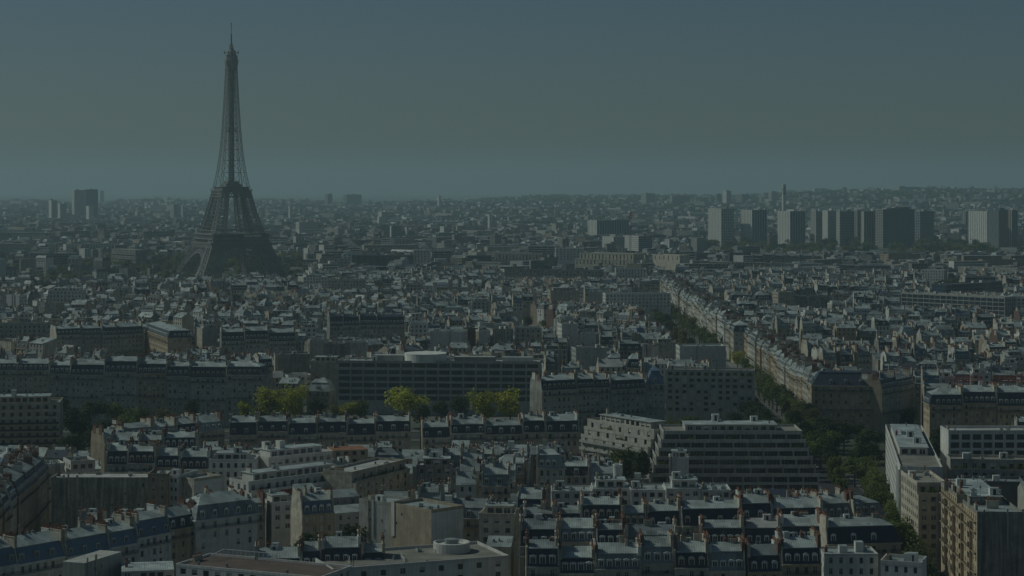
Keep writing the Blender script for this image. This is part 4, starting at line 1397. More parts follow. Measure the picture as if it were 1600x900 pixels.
for x, y in ((156, 868), (168, 872), (182, 878), (158, 888), (172, 894), (160, 912), (178, 915), (160, 935), (192, 898), (205, 885), (215, 905)):
    tree(x + rt.uniform(-2, 2), y, rt.uniform(12, 15), rt.uniform(13, 16), rt.choice(['leaf_dark', 'leaf_dark', 'leaf_green']), group='dark trees at the crossroads')
mark_poly(lambda x, y: True, 148, 225, 858, 940)
CT = 'trees in a courtyard'
for px, py, h, s, k in [(549, 820, 17, 13, 'leaf_dark'), (520, 832, 14, 10, 'leaf_green'), (500, 828, 14, 11, 'leaf_dark'), (478, 833, 13, 10, 'leaf_dark'),
                       (965, 692, 23, 12, 'leaf_green'), (985, 698, 22.5, 11, 'leaf_dark'), (1002, 704, 22, 10, 'leaf_dark')]:
    tree_px(px, py, h, s * 1.25, k, group=CT)
for px, py, h, s, k in [(188, 540, 15, 15, 'leaf_green'), (206, 541, 14, 14, 'leaf_green'), (172, 545, 13, 12, 'leaf_dark'), (272, 535, 15, 13, 'leaf_dark'), (128, 540, 13, 12, 'leaf_dark'), (528, 568, 17, 9, 'leaf_dark'), (1472, 436, 17, 20, 'leaf_dark'), (1488, 433, 17, 18, 'leaf_green'), (1462, 440, 14, 13, 'leaf_green'), (825, 492, 14, 10, 'leaf_dark'), (850, 498, 13, 9, 'leaf_green'),
                       (1325, 424, 13, 20, 'leaf_olive'), (1343, 423, 13, 20, 'leaf_green'), (1360, 423, 13, 19, 'leaf_green'), (1378, 423, 13, 20, 'leaf_green'), (1395, 424, 13, 18, 'leaf_olive'), (1310, 426, 12, 16, 'leaf_olive'), (1018, 421, 15, 16, 'leaf_dark'), (1022, 430, 14, 12, 'leaf_dark')]:
    tree_px(px, py, h, s * 1.25, k, group='trees among the middle roofs')

# the park round the iron tower, one mass
def woodland():
    mb = MB()
    r = random.Random(4)
    names = ['leaf_olive', 'leaf_olive', 'leaf_green', 'leaf_dark']
    n = 0
    while n < 430:
        y = r.uniform(2290, 3250)
        px = r.uniform(-30, 480) if r.random() < .8 else r.uniform(250, 470)
        x = (px - 800) * y / F
        if px > 440 and y > 2600:
            continue
        if abs(x + 351) < 62 and abs(y - 2510) < 62:
            continue
        if px < 250 and r.random() < .25 and y < 2350:
            continue
        h = r.uniform(10, 16)
        s = r.uniform(11, 18)
        k = r.choice(names)
        mb.add(CROWNS[k][n % 3].low, (x, y, h * .62), r.uniform(0, 6), (s / 2, s / 2, h * .44))
        n += 1
    tag(mb.build('park_woodland'), 'olive green mass of park trees round the foot of the iron tower', 'woodland', kind='stuff')
woodland()
mark_poly(lambda x, y: abs(x + 351) < 999, -760, -230, 2290, 2480)
# ------------------------------------------------------------------ buildings one can pick out
FG = 'apartment blocks between the slate roofs'
# the glass office slab behind the yellow trees
o = block("long glass office slab with dark window grid behind the yellow trees", (527, 566), (843, 568), 28, 1, depth=20, name='office_block', cat='office block', ref='the glass office slab',
          floors=6, bays=16, wm='concrete', roof='pale_roof', winkinds=['blue', 'blue', 'ribbon'], ww=6.2, wh=2.3, fh=3.5, stepfloors=1, setback=1.6, ends=(True, True), roofbits=7, penthouse=0)
mb = MB()
mb.lathe(-8, 11, [(11.5, 27.9), (11.5, 32.4), (0, 32.6)], 36, 'concrete_white'); mb.build('roof_drum', o)
mb = MB(); mb.box(-36, 8, 27.9, -20, 16, 31.2, 'concrete', top='pale_roof'); mb.box(8, 8, 27.9, 30, 15, 30.6, 'concrete_dark', top='pale_roof'); mb.box(34, 9, 27.9, 50, 16, 30.4, 'concrete', top='zinc_pale'); mb.build('roof_plant_room', o)
# terraced white block
o = block("stepped modern block with long white balcony bands and set-back ends", (1018, 681), (1280, 681), 27.5, 2, depth=30, ref='the stepped white-banded block',
          floors=8, bays=22, mode='band', wm='concrete', roof='gravel_roof', stepfloors=5, setback=1.7, step_ends=True, fh=3.05, ends=(True, True), penthouse=2.4, roofbits=6, wh=2.05, plants=2)
# pale stepped apartment house with balconies
block("pale apartment house with stacked balconies left of the stepped block", (908, 658), (1012, 675), 26, 3, depth=16, ref='the pale balcony house', floors=6, bays=7, wm='grey_stone', stepfloors=2, setback=1.6, balcony=True, penthouse=2.6, ends=(True, True), plants=2, railm='concrete')
# punched grid block on the boulevard
block("broad grey stone block with a regular grid of dark windows and planted top", (1040, 580), (1178, 582), 28, 4, depth=15, ref='the window-grid block', floors=7, bays=12, wm='grey_stone', stepfloors=1, setback=1.8, ends=(False, True), ww=2.2, wh=1.7, plants=9, penthouse=0, roofbits=9, winkinds=['plain', 'ribbon', 'curtain', 'plain'])
# big blind wall
o = block("huge grey-brown blind wall with tiny windows and pale coping", (80, 748), (230, 748), 24, 5, depth=12, mode='blind', wm='grey_brick', roof='pale_roof', party='grey_brick', parapet=.5, ref='the huge blind wall', roofbits=4, name='blind_wall_building', cat='building')
for x, z in ((9, 19), (9, 15), (9, 11), (13.5, 15), (13.5, 11), (4.6, 15), (4.6, 11), (-9, 15)):
    q = bpy.data.objects.new('window', WIN['plain'].data()); q.location = (x, -.03, z); q.scale = (.55, 1, .9); q.parent = o; COL.objects.link(q)
mb = MB(); mb.box(3.0, -.22, 3, 3.25, -.003, 23.9, 'weathered_render'); mb.build('downpipe', o)
block("narrow tan brick block touching the right end of the huge blind wall", (231, 744), (262, 744), 24.5, 6, depth=14, wm='pale_brick', floors=4, bays=2, ww=.8, wh=1.3, roof='zinc_pale', party='pale_brick', group=FG, roofbits=1)
block("slim white block with small windows, second right of the huge blind wall", (263, 745), (279, 746), 24, 7, depth=13, wm='white_render', floors=5, bays=2, ww=.9, wh=1.3, roof='zinc_pale', group=FG, roofbits=1)
block("tan block with sloping wall line, third right of the huge blind wall", (279, 748), (303, 752), 23, 8, depth=12, wm='chimney_render', mode='blind', roof='zinc_mid', party='white_render', group=FG, roofbits=1)
# white building with shutters behind it
block("white corner block with blue-tinted top floor and paired windows", (326, 722), (398, 722), 24, 9, depth=14, wm='white_render', floors=5, bays=6, ww=1.2, wh=1.9, ends=(False, True), stepfloors=1, setback=1.2, ref='the white corner block', roof='zinc_pale', penthouse=2.4)
# cream block at the left with brown shutters
o = block("cream balcony block with brown shutters at the left edge", (-30, 634), (93, 632), 25.5, 10, depth=22, wm='cream_stone', floors=7, bays=9, winkinds=['brown', 'brown', 'plain'], stepfloors=2, setback=1.5, balcony=True, ends=(False, True), penthouse=2.8, ref='the brown-shuttered block', ww=1.5, wh=1.9, plants=2, roofbits=6)
# long white balcony block with awnings
o = block("long white balcony block with a row of red awnings", (398, 758), (556, 738), 21, 11, depth=15, wm='white_render', floors=6, bays=13, stepfloors=2, setback=1.8, balcony=True, penthouse=2.7, ends=(True, True), plants=5, ref='the red-awning block', ww=1.6, wh=1.9, roofbits=6, railm='iron_black')
mb = MB()
for k in range(4):
    x = -10 + k * 3.2
    mb.poly(((x, 1.7, 17.9), (x + 2.8, 1.7, 17.9), (x + 2.8, .2, 16.7), (x, .2, 16.7)), 'awning_red'); mb.poly(((x, .2, 16.7), (x + 2.8, .2, 16.7), (x + 2.8, .2, 16.3), (x, .2, 16.3)), 'awning_red')
mb.build('awning', o)
block("buff block with planted roof terrace right of the red-awning block", (557, 742), (640, 722), 22, 12, depth=14, wm='chimney_render', floors=4, bays=7, stepfloors=1, setback=2.0, ends=(False, True), plants=8, penthouse=0, ref='the roof-garden block', roof='pale_roof', ww=1.5, wh=1.9)
block("orange tile roofed low block in the shade behind the red-awning block", (520, 704), (575, 702), 21, 13, depth=12, wm='ochre_stone', floors=3, bays=4, roof='tile_roof', parapet=0, roofbits=2, group=FG)
block("white block with two small penthouses behind the red-awning block", (420, 718), (520, 708), 24, 14, depth=12, wm='white_render', floors=4, bays=9, roof='pale_roof', penthouse=2.6, roofbits=6, group=FG)
# tan blind brick wall in the centre
block("tan brick blind wall with tall white flues at the centre bottom", (610, 789), (674, 801), 24, 15, depth=13, mode='blind', wm='pale_brick', party='white_render', roof='zinc_mid', ref='the tan blind wall', roofbits=3, name='blind_wall_building', cat='building')
block("grey block with white vertical stripes touching the tan blind wall", (561, 784), (609, 789), 23.5, 16, depth=11, mode='blind', wm='concrete', party='white_render', roof='zinc_pale', roofbits=2, group=FG)
block("pale ochre end house at the right corner of the tan blind wall", (676, 806), (712, 806), 20, 17, depth=11, wm='cream_stone', floors=4, bays=3, roof='zinc_pale', penthouse=2.8, group=FG)
# bottom flat roofs
o = block("flat roofed building with white parapet and round tank at the bottom edge", (520, 893), (795, 872), 21, 18, depth=24, wm='white_render', roof='gravel_roof', floors=3, bays=9, parapet=.8, roofbits=5, ends=(True, True), ref='the round-tank building', ww=1.6)
mb = MB(); mb.lathe(14.5, 16, [(5.2, 20.9), (5.2, 23.6), (4.7, 23.7), (4.6, 22.9), (0, 22.9)], 28, 'concrete_white'); mb.lathe(14.5, 16, [(2, 22.9), (2, 24.4), (0, 24.5)], 14, 'zinc_mid'); mb.build('roof_tank', o)
mb = MB()
for (a, b) in (((-20, 3), (-14, 21)), ((-20, 3), (-4, 3)), ((-4, 3), (-2, 12))):
    for z in (21.6, 22.2):
        mb.bar((*a, z), (*b, z), .12, 'white_paint')
    for t in (0, .25, .5, .75, 1):
        x, y = lerp(a[0], b[0], t), lerp(a[1], b[1], t)
        mb.bar((x, y, 21), (x, y, 22.2), .1, 'white_paint')
mb.build('railing', o)
o = block("brown flat roof with white glazed parapet at the bottom left", (275, 884), (500, 905), 21.5, 19, depth=17, wm='white_render', roof='red_felt_roof', floors=3, bays=12, parapet=.6, roofbits=3, ends=(True, True), ref='the brown flat roof', ww=1.8)
mb = MB()
for i in range(13):
    mb.bar((-17 + i * 1.4, 15.5, 21.4), (-17 + i * 1.4, 15.5, 23.8), .12, 'white_paint')
mb.bar((-17, 15.5, 23.8), (0, 15.5, 23.8), .16, 'white_paint'); mb.bar((-17, 9, 23.2), (-17, 15.5, 23.8), .16, 'white_paint'); mb.bar((-17, 9, 21.4), (-17, 9, 23.2), .14, 'white_paint')
mb.build('roof_frame', o)
block("plain concrete end wall with curved top before ribbed roofs, bottom left", (132, 880), (190, 862), 22, 20, depth=7, mode='blind', wm='concrete', party='concrete', roof='concrete', roofbits=0, parapet=0, group=FG)
block("low block with ribbed pale metal roof at the bottom left", (190, 893), (272, 890), 19, 21, depth=13, wm='concrete', floors=2, bays=6, roof='zinc_pale', parapet=0, roofbits=2, group=FG)
# white flue and long white roofs
def round_flue():
    x, y = P(965, 725, 25)
    root = empty('round_flue', x, y)
    m = MB(); m.lathe(0, 0, [(1.6, 0), (1.6, 24.6)], 18, 'concrete_white'); m.build('shaft', root)
    m = MB(); m.lathe(0, 0, [(1.75, 24.2), (1.75, 24.9), (1.2, 24.9), (1.2, 24.2)], 18, 'concrete_white'); m.build('rim', root)
    register(root, x, y, 3.2, 25, 'chimney', label="stout white round flue standing above pale roofs left of three trees", ref='the stout white flue')
    mark(x, y - 2, 0, 4, 4)
round_flue()
for i, (a, b, py, z, lab) in enumerate([(862, 925, 766, 19, "low white house with cluttered roof, first in the white row below the stout flue"), (926, 985, 762, 20, "white house with bright metal roof, second in the white row below the stout flue"), (986, 1040, 764, 20, "white house with round-cornered roof, third in the white row below the stout flue"), (1041, 1095, 762, 21, "white house with stair tower, fourth in the white row below the stout flue"), (1096, 1142, 764, 20, "white boxy house, last in the white row below the stout flue")]):
    block(lab, (a, py + 3), (b, py + 3), z, 30 + i, depth=13, wm='white_render', floors=3, bays=4, roof='zinc_pale', penthouse=2.6 if i % 2 else 0, roofbits=6, ends=(True, False), group='white houses below the stout flue', parapet=.4)
# right-hand street wall
o = block("tall white block with a broad blank white sheet on its street side", (131.5, 680), (145.4, 678), 28, 40, plan=True, depth=118, mode='blind', wm='white_render', party='concrete_white', roof='gravel_roof', ends=(True, False), floors=8, fh=3.0, ref='the blank white sheet', roofbits=9, penthouse=2.6)
mb = MB(); mb.box(-7.5, .5, 3, -7.1, 17, 27.6, 'concrete_white')
for k in range(11):
    mb.box(-7.62, 1 + k * 1.5, 3, -7.51, 1.25 + k * 1.5, 27.6, 'concrete_white')
mb.build('white_sheet', o)
block("cream street block with planted terraces right of the blank white sheet", (131.2, 648), (141, 648), 27, 41, plan=True, depth=29, wm='cream_stone', party='grey_stone', floors=8, bays=3, ends=(True, False), roof='gravel_roof', plants=4, stepfloors=1, setback=2, ref='the planted cream block', roofbits=5)
o = block("long stone street house with lit windowed side and grey blind end wall", (135.8, 586), (149, 585.5), 28, 42, plan=True, depth=60, mode='blind', wm='weathered_render', party='grey_stone', floors=8, bays=4, ends=(True, False), roof='zinc_mid', penthouse=2.4, ref='the long lit street house', roofbits=9, winkinds=['casement', 'plain', 'shutter'], sidem='ochre_stone')
hx = -math.hypot(13.2, .5) / 2
for z in (25.6, 22.6, 16.6, 10.6):
    mb = MB()
    mb.box(hx - .85, 1.5, z - .2, hx - .004, 58.5, z, 'ochre_stone')
    mb.box(hx - .84, 1.5, z + .8, hx - .78, 58.5, z + .9, 'iron_black')
    for k in range(115):
        mb.box(hx - .83, 1.5 + k * .5, z, hx - .79, 1.56 + k * .5, z + .8, 'iron_black')
    mb.build('balcony', o)
for y in (7, 21, 35, 49):
    mb = MB()
    mb.box(hx - .95, y, 4, hx - .95 + .92, y + 3.4, 25.1, 'ochre_stone')
    for k in range(7):
        mb.box(hx - 1.0, y + .5, 4.9 + k * 3, hx - .96, y + 2.9, 6.6 + k * 3, 'glass_dark')
    mb.build('bay_window', o)
cr = random.Random(8)
for k in range(9):
    q = bpy.data.objects.new('chimney', CHIM[k % 6].data()); q.location = (cr.choice((hx + .6, 0, -hx - .6)), 5 + k * 6.1, 27.6); q.rotation_euler = (0, 0, math.pi / 2 if k % 2 else 0); q.parent = o; COL.objects.link(q)
block("grey roofed house with dark walls right of the long lit street house", (1594, 815), (1660, 815), 26, 43, depth=16, mode='blind', wm='weathered_render', party='weathered_render', roof='zinc_pale', roofbits=5, group=FG)
block("white framed apartment block with dark recessed loggias at the right edge", (1482, 676), (1640, 676), 33, 44, depth=14, wm='white_render', floors=7, bays=9, ww=3.2, wh=2.1, roof='pale_roof', ref='the white loggia block', roofbits=9, winkinds=['ribbon', 'plain', 'ribbon'])
block("block crowned with dense roof planting below the white loggia block", (1486, 722), (1620, 724), 28, 45, depth=14, wm='grey_stone', floors=5, bays=9, stepfloors=1, setback=2.2, plants=14, roof='gravel_roof', ref='the planted roof block', roofbits=5)
block("dark grey blank-walled block behind the planted roof, at the right", (1500, 755), (1600, 757), 25, 46, depth=12, mode='blind', wm='concrete_dark', party='red_brick', roof='zinc_mid', roofbits=5, group=FG)
block("white house with red chimney stacks at the bottom, right of centre", (1288, 868), (1372, 868), 22.5, 47, depth=11, wm='white_render', floors=4, bays=5, ww=1.0, wh=1.7, roof='zinc_pale', parapet=.5, roofbits=4, ref='the white chimney house', ends=(True, False))
block("pale narrow house with a dormered roof edge beside the white chimney house", (1376, 880), (1440, 884), 21, 48, depth=10, wm='white_render', floors=4, bays=4, ww=1.0, wh=1.7, roof='zinc_mid', roofbits=4, group=FG)
# far side and middle distance
MD = 'blocks in the middle distance'
BL = [  # px0, px1, py, z, depth, mode, wm, label
    (-10, 88, 508, 25, 14, 'punch', 'chimney_render', "long buff block with horizontal bands at the left, level with two green trees"),
    (76, 128, 455, 30, 14, 'punch', 'white_render', "white stepped block with dark window bands at the left, far behind"),
    (10, 30, 462, 29, 9, 'blind', 'concrete_white', "narrow blank white slab at the left edge"),
    (58, 70, 472, 27, 11, 'blind', 'white_render', "small white tower house near the left edge"),
    (70, 90, 475, 26, 11, 'blind', 'grey_brick', "dull blank wall touching the small white tower house"),
    (316, 340, 515, 28, 12, 'blind', 'concrete', "grey blank wall beside the slate roofs, left of the centre"),
    (484, 503, 533, 26, 13, 'blind', 'concrete', "first blank grey wall left of the glass office roof"),
    (506, 536, 538, 26, 13, 'blind', 'weathered_render', "darker blank wall left of the glass office roof"),
    (538, 575, 537, 26, 13, 'blind', 'grey_stone', "third blank wall left of the glass office roof"),
    (485, 528, 566, 25, 12, 'blind', 'chimney_render', "buff low wall touching the left end of the glass office slab"),
    (430, 484, 556, 24, 14, 'blind', 'weathered_render', "dusky block with hedge on its roof left of the glass office slab"),
    (640, 668, 507, 27, 13, 'punch', 'white_render', "bright white house with two window columns behind the office drum"),
    (672, 722, 519, 28, 16, 'blind', 'white_render', "wide pale blank wall behind the office drum"),
    (748, 766, 518, 28, 15, 'blind', 'white_render', "slim pale blank wall right of a brick one"),
    (726, 746, 514, 29, 17, 'blind', 'red_brick', "brown brick blank wall behind the office slab"),
    (770, 802, 516, 28, 13, 'blind', 'grey_brick', "grey blank wall between pale ones behind the office slab"),
    (804, 846, 514, 28, 14, 'punch', 'grey_stone', "grey stone block with few windows behind the right end of the office slab"),
    (865, 876, 500, 29, 15, 'blind', 'white_render', "narrow bright gable, left of two broad blank walls"),
    (878, 903, 508, 29, 14, 'blind', 'white_render', "tall pale blank wall behind the office slab's right end"),
    (906, 931, 523, 27, 12, 'blind', 'white_render', "lower pale blank wall right of a taller one"),
    (900, 948, 546, 25, 12, 'blind', 'concrete', "stepped grey blank wall behind the grey stone row"),
    (1022, 1056, 537, 25, 13, 'blind', 'grey_brick', "dark tan blank wall left of the white terraced house"),
    (1004, 1021, 540, 24, 13, 'blind', 'weathered_render', "weathered narrow wall left of a dark tan one"),
    (1062, 1134, 543, 25, 16, 'blind', 'white_render', "white house with blank wall and side balconies by the avenue trees"),
    (512, 566, 438, 27, 17, 'punch', 'cream_stone', "cream block with even windows, right of the iron tower's foot"),
    (474, 512, 434, 28, 17, 'punch', 'white_render', "white block with even windows, nearest the iron tower's foot"),
    (962, 1010, 421, 29, 20, 'punch', 'white_render', "white stepped house at the far end of the avenue"),
    (1243, 1300, 464, 27, 18, 'punch', 'weathered_render', "brownish block with square windows among the far right roofs"),
    (1216, 1240, 458, 28, 13, 'blind', 'chimney_render', "buff blank wall left of the square-windowed block"),
    (1412, 1440, 412, 27, 22, 'punch', 'white_render', "small white hall beyond the row of round trees"),
    (1388, 1438, 398, 29, 20, 'blind', 'pale_brick', "tan flat hall behind the small white hall"),
    (1535, 1640, 407, 27, 22, 'blind', 'pale_brick', "long tan flat-topped hall at the far right"),
    (1440, 1475, 422, 26, 12, 'punch', 'white_render', "white terraced flats right of the small white hall"),
    (860, 905, 455, 27, 14, 'blind', 'chimney_render', "buff blank wall far behind the office slab"),
    (918, 945, 458, 27, 12, 'blind', 'concrete', "grey narrow wall far behind the office slab"),
    (946, 1048, 460, 27, 13, 'punch', 'concrete_white', "blue-windowed long house left of the far avenue"),
    (1570, 1640, 466, 28, 15, 'punch', 'concrete_white', "white balconied block at the right end of the blue slab"),
]
for i, (a, b, py, z, dp, mode, wm, lab) in enumerate(BL):
    block(lab, (a, py), (b, py + (i * 7 % 5 - 2) * .4), z, 200 + i, depth=dp, mode=mode, wm=wm, party=random.Random(i).choice(PARTY[:5]), roof=random.Random(i).choice(['gravel_roof', 'pale_roof', 'zinc_pale', 'zinc_mid']), floors=4, roofbits=4,
          penthouse=2.6 if i % 4 == 1 else 0, ends=(a > 800, a < 700), group=MD, ww=1.4, wh=1.8, plants=0)
# blue striped slabs at the right
block("long low slab with blue and white window stripes, the nearer of two at the right", (1408, 458), (1570, 466), 31, 300, depth=16, name='office_block', cat='office block', mode='band', wm='concrete', winkinds=['blue'], floors=6, bays=36, wh=2.8, fh=3.4, ref='the blue striped slab', roofbits=10, ends=(True, True))
block("dark blue slab behind the long striped one at the right", (1478, 446), (1566, 441), 31, 301, depth=16, name='office_block', cat='office block', mode='band', wm='panel_blue', winkinds=['blue'], floors=5, bays=20, wh=2.0, fh=3.4, roofbits=6, ends=(True, True))
block("little grey-blue office between the two striped slabs", (1508, 433), (1556, 433), 33, 302, depth=14, name='office_block', cat='office block', mode='band', wm='concrete', winkinds=['blue'], floors=4, bays=10, wh=2.0, roofbits=3)
# palace on the rise
PL = 'stone palace wings'
block("long pale stone palace wing with tall windows, left one on the rise", (768, 398), (852, 398), 36, 310, depth=30, name='palace_wing', cat='palace', wm='cream_stone', floors=2, bays=16, ww=1.6, wh=5.5, fh=7, roof='pale_roof', ends=(False, True), ref='the palace wings', roofbits=0, stepfloors=1, setback=6, step_ends=True)
block("long pale stone palace wing with tall windows, right one on the rise", (898, 396), (990, 398), 36, 311, depth=34, name='palace_wing', cat='palace', wm='cream_stone', floors=2, bays=16, ww=1.6, wh=5.5, fh=7, roof='pale_roof', ends=(False, True), roofbits=0, stepfloors=1, setback=6, step_ends=True)
block("small square stone pavilion right of the palace wings", (1020, 398), (1062, 400), 35, 312, depth=16, name='palace_wing', cat='palace', wm='cream_stone', floors=1, bays=6, ww=1.6, wh=5, roof='pale_roof', roofbits=0)
block("dark colonnade-like long roof in front of the palace wings", (788, 421), (935, 424), 25, 313, depth=14, wm='concrete_dark', floors=2, bays=26, ww=2.0, wh=2.6, roof='slate', roofbits=6)
for i, (a, b, py, z, wm, lab) in enumerate([(646, 672, 392, 35, 'concrete_white', "white and brown vertically striped slab left of the palace"), (675, 705, 393, 35, 'concrete', "banded concrete slab beside the vertically striped one"), (730, 768, 401, 33, 'panel_blue', "dark blue office left of the palace wing"), (490, 546, 393, 34, 'concrete_white', "long banded white slab right of the iron tower"), (500, 543, 405, 31, 'chimney_render', "buff block before the long banded slab near the iron tower"), (545, 645, 400, 30, 'concrete_dark', "long dark block right of the iron tower"),
                                             (825, 866, 385, 37, 'concrete_white', "white windowed block behind the left palace wing"), (868, 912, 389, 36, 'concrete_white', "plain white block between the palace wings"), (1140, 1175, 397, 32, 'slate', "dark roofed house at the left of the long dark row"), (400, 440, 402, 31, 'concrete', "grey slab just right of the iron tower's leg")]):
    block(lab, (a, py), (b, py), z, 320 + i, depth=22, wm=wm, mode='band' if i in (1, 2, 3, 5, 6) else 'punch', floors=5, bays=max(4, (b - a) // 5), ww=2.0, wh=1.7, roof='pale_roof', roofbits=2, group=MD)
# red scaffolding on the roofs at the right
def scaffold(a, b, py, z, label, seed):
    ax, ay, bx, by, L, rz = frame_of((a, py), (b, py), z)
    root = empty('red_scaffold', (ax + bx) / 2, ay, 0, rz)
    r = random.Random(seed)
    m = MB()
    n = int(L / 2.2)
    for j in (0, 4):
        for i in range(n + 1):
            x = -L / 2 + L * i / n
            m.bar((x, j, 20), (x, j, z + r.uniform(-1.4, .6)), .22, 'red_paint')
            if i < n and r.random() < .7:
                m.bar((x, j, z - 3), (x + L / n, j, z - r.uniform(0, 1.5)), .18, 'red_paint')
        for k in (1, 3.0):
            m.bar((-L / 2, j, z - k), (L / 2, j, z - k), .26, 'red_paint')
    m.build('pole_frame', root)
    p = MB()
    for i in range(n):
        if r.random() < .55:
            x = -L / 2 + L * i / n
            p.box(x, .2, z - 3.2, x + L / n - .1, 3.8, z - 3.05, 'red_paint' if r.random() < .5 else 'white_paint')
    p.build('deck', root)
    register(root, (ax + bx) / 2, ay, L, z, 'scaffolding', label=label, group='red scaffolding on the right roofs')
scaffold(1366, 1422, 583, 28, "red scaffolding on roofs just right of the slate corner pavilion", 1)
scaffold(1484, 1535, 586, 27, "red scaffolding on pale roofs, the middle stretch of three", 2)
scaffold(1552, 1606, 586, 27, "red scaffolding at the right edge above the long slate roof", 3)

# ------------------------------------------------------------------ terraces of slate and zinc roofs
T = terrace
T("the blue terrace across the bottom left", (-15, 888), (268, 836), 20, 1, depth=11, aw=13, slopes=['zinc_blue'], tops=['zinc_pale'], dormers=['zinc', 'white'], stones=['cream_stone', 'white_render'], m=4.6, dorm_every=2, nfloor=4)
T("the ochre street row at the left edge", (-157, 590), (-166, 722), 22, 2, plan=True, order='from the near end', depth=13, aw=16, slopes=['slate'], stones=['ochre_stone', 'cream_stone'], ends=(False, True), nfloor=6)
T("the slate row behind the huge blind wall", (166, 727), (326, 727), 22.5, 3, depth=11, aw=10, tops=['zinc_pale'], m=4.8, nfloor=4, dormers=['white', 'stone'])
T("the round-dormered row behind the huge blind wall", (172, 699), (307, 698), 24, 4, depth=11, aw=12, tops=['zinc_pale'], m=4.2, dormers=['arched'], stones=['cream_stone'])
T("pavilion with pale lit left slope, left of the brown flat roof", (306, 818), (402, 806), 20, 5, depth=13, aw=40, ends=(True, True), tops=['zinc_pale'], slopes=['zinc_dull'], dormers=['arched'], stones=['white_render'], bays=5, nfloor=3)
T("three white round dormers, left of the lit pavilion", (262, 829), (311, 820), 19, 6, depth=10, aw=30, tops=['zinc_pale'], dormers=['arched'], stones=['ochre_stone'], bays=3)
T("the white-dormered row above the centre bottom", (818, 818), (1010, 818), 21, 7, depth=11, aw=10.5, tops=['zinc_pale', 'zinc_pale', 'zinc_mid', 'pale_roof', 'zinc_dull'], dormers=['white', 'stone'], m=4.6, nfloor=3, dsize=1.1, stones=['grey_stone', 'cream_stone'], slopes=['slate', 'slate', 'slate_brown', 'zinc_dull', 'slate'])
T("the long slate row right of centre", (1011, 818), (1288, 814), 21, 8, depth=11, aw=14, tops=['zinc_pale'], dormers=['arched', 'arched', 'stone'], m=4.6, dorm_every=2, stones=['grey_stone'])
T("the middle dormer row at the centre bottom", (812, 851), (1060, 851), 21, 9, depth=11, aw=11, tops=['zinc_pale', 'zinc_pale', 'zinc_mid', 'pale_roof', 'zinc_dull'], dormers=['white'], m=4.4, dsize=1.1, slopes=['slate', 'slate', 'slate_brown', 'zinc_dull', 'slate'])
T("the dormer row left of the blue-black roof", (1096, 850), (1288, 850), 20.5, 10, depth=11, aw=11, tops=['zinc_pale', 'zinc_pale', 'zinc_mid', 'pale_roof', 'zinc_dull'], dormers=['white', 'arched'], m=4.2, slopes=['slate', 'slate', 'slate_brown', 'zinc_dull', 'slate'])
T("the front row at the very bottom", (822, 890), (1165, 889), 21, 11, depth=11, aw=10, tops=['zinc_pale', 'zinc_pale', 'zinc_mid', 'pale_roof', 'zinc_dull'], dormers=['white', 'white', 'stone'], m=4.4, dsize=1.15, nfloor=2, slopes=['slate', 'slate', 'slate_brown', 'zinc_dull', 'slate'])
T("the ochre row below the slate corner house", (1168, 888), (1284, 886), 21, 12, depth=11, aw=12, tops=['zinc_pale', 'zinc_dull'], stones=['ochre_stone'], dormers=['arched'], m=4.2)
T("broad blue-black roof with three white dormers at the street corner", (1292, 853), (1408, 850), 21, 13, depth=13, aw=60, ends=(False, True), tops=['zinc_pale'], dormers=['arched'], m=4.8, stones=['ochre_stone'], bays=7, dorm_every=2)
T("the curved zinc row before the side street", (1252, 806), (1382, 800), 20, 14, depth=13, aw=11, ends=(False, True), tops=['zinc_pale', 'zinc_mid'], slopes=['zinc_mid', 'zinc_dull'], dormers=['zinc', 'arched'], stones=['ochre_stone', 'cream_stone'], m=4.5)
T("the bottom row beside the round-tank building", (398, 889), (602, 885), 19, 15, depth=10, aw=10, tops=['zinc_pale'], dormers=['white'], m=4.4, nfloor=2, stones=['cream_stone'])
T("the slate row below the yellow boulevard trees", (358, 677), (642, 674), 20.5, 16, depth=12, aw=13, tops=['zinc_pale', 'zinc_mid'], dormers=['white', 'zinc'], m=4.6, nfloor=4, dorm_every=2)
T("the row below the glass office slab", (660, 680), (905, 676), 20, 17, depth=12, aw=13, tops=['zinc_pale', 'zinc_mid'], dormers=['white', 'zinc'], m=4.3, nfloor=3, dorm_every=2)
T("the pale cluster under the boulevard trees", (162, 690), (350, 674), 21, 18, depth=12, aw=12, stones=['white_render', 'cream_stone'], tops=['zinc_pale'], slopes=['zinc_mid', 'zinc_pale', 'slate'], m=3.6, nfloor=4)
# the boulevard front
T("the stone boulevard front at the left edge", (-30, 576), (76, 576), 26, 20, depth=14, aw=18, tops=['zinc_pale'], m=3.4, nfloor=6, balcony=True, stones=['grey_stone'])
T("the boulevard front left of the yellow trees", (77, 584), (412, 588), 26, 21, jitter=2.2, depth=14, aw=17, tops=['zinc_pale', 'zinc_mid'], m=5.0, nfloor=7, dormers=['stone', 'arched', 'white'], stones=['grey_stone', 'grey_stone', 'ochre_stone'], ends=(False, True))
T("the boulevard front beside the domed house", (846, 612), (1008, 604), 24, 22, depth=13, aw=14, tops=['zinc_pale', 'zinc_mid'], m=4.5, nfloor=6, dormers=['stone', 'white'], stones=['grey_stone', 'cream_stone'])
T("domed house with blue zinc cap, left of the window-grid block", (1010, 604), (1039, 604), 24, 23, depth=13, aw=40, tops=['zinc_blue'], slopes=['zinc_blue'], m=6.5, t=2.2, nfloor=6, stones=['grey_stone'], ends=(True, True), bays=3, dormers=['stone'], ins=2.6)
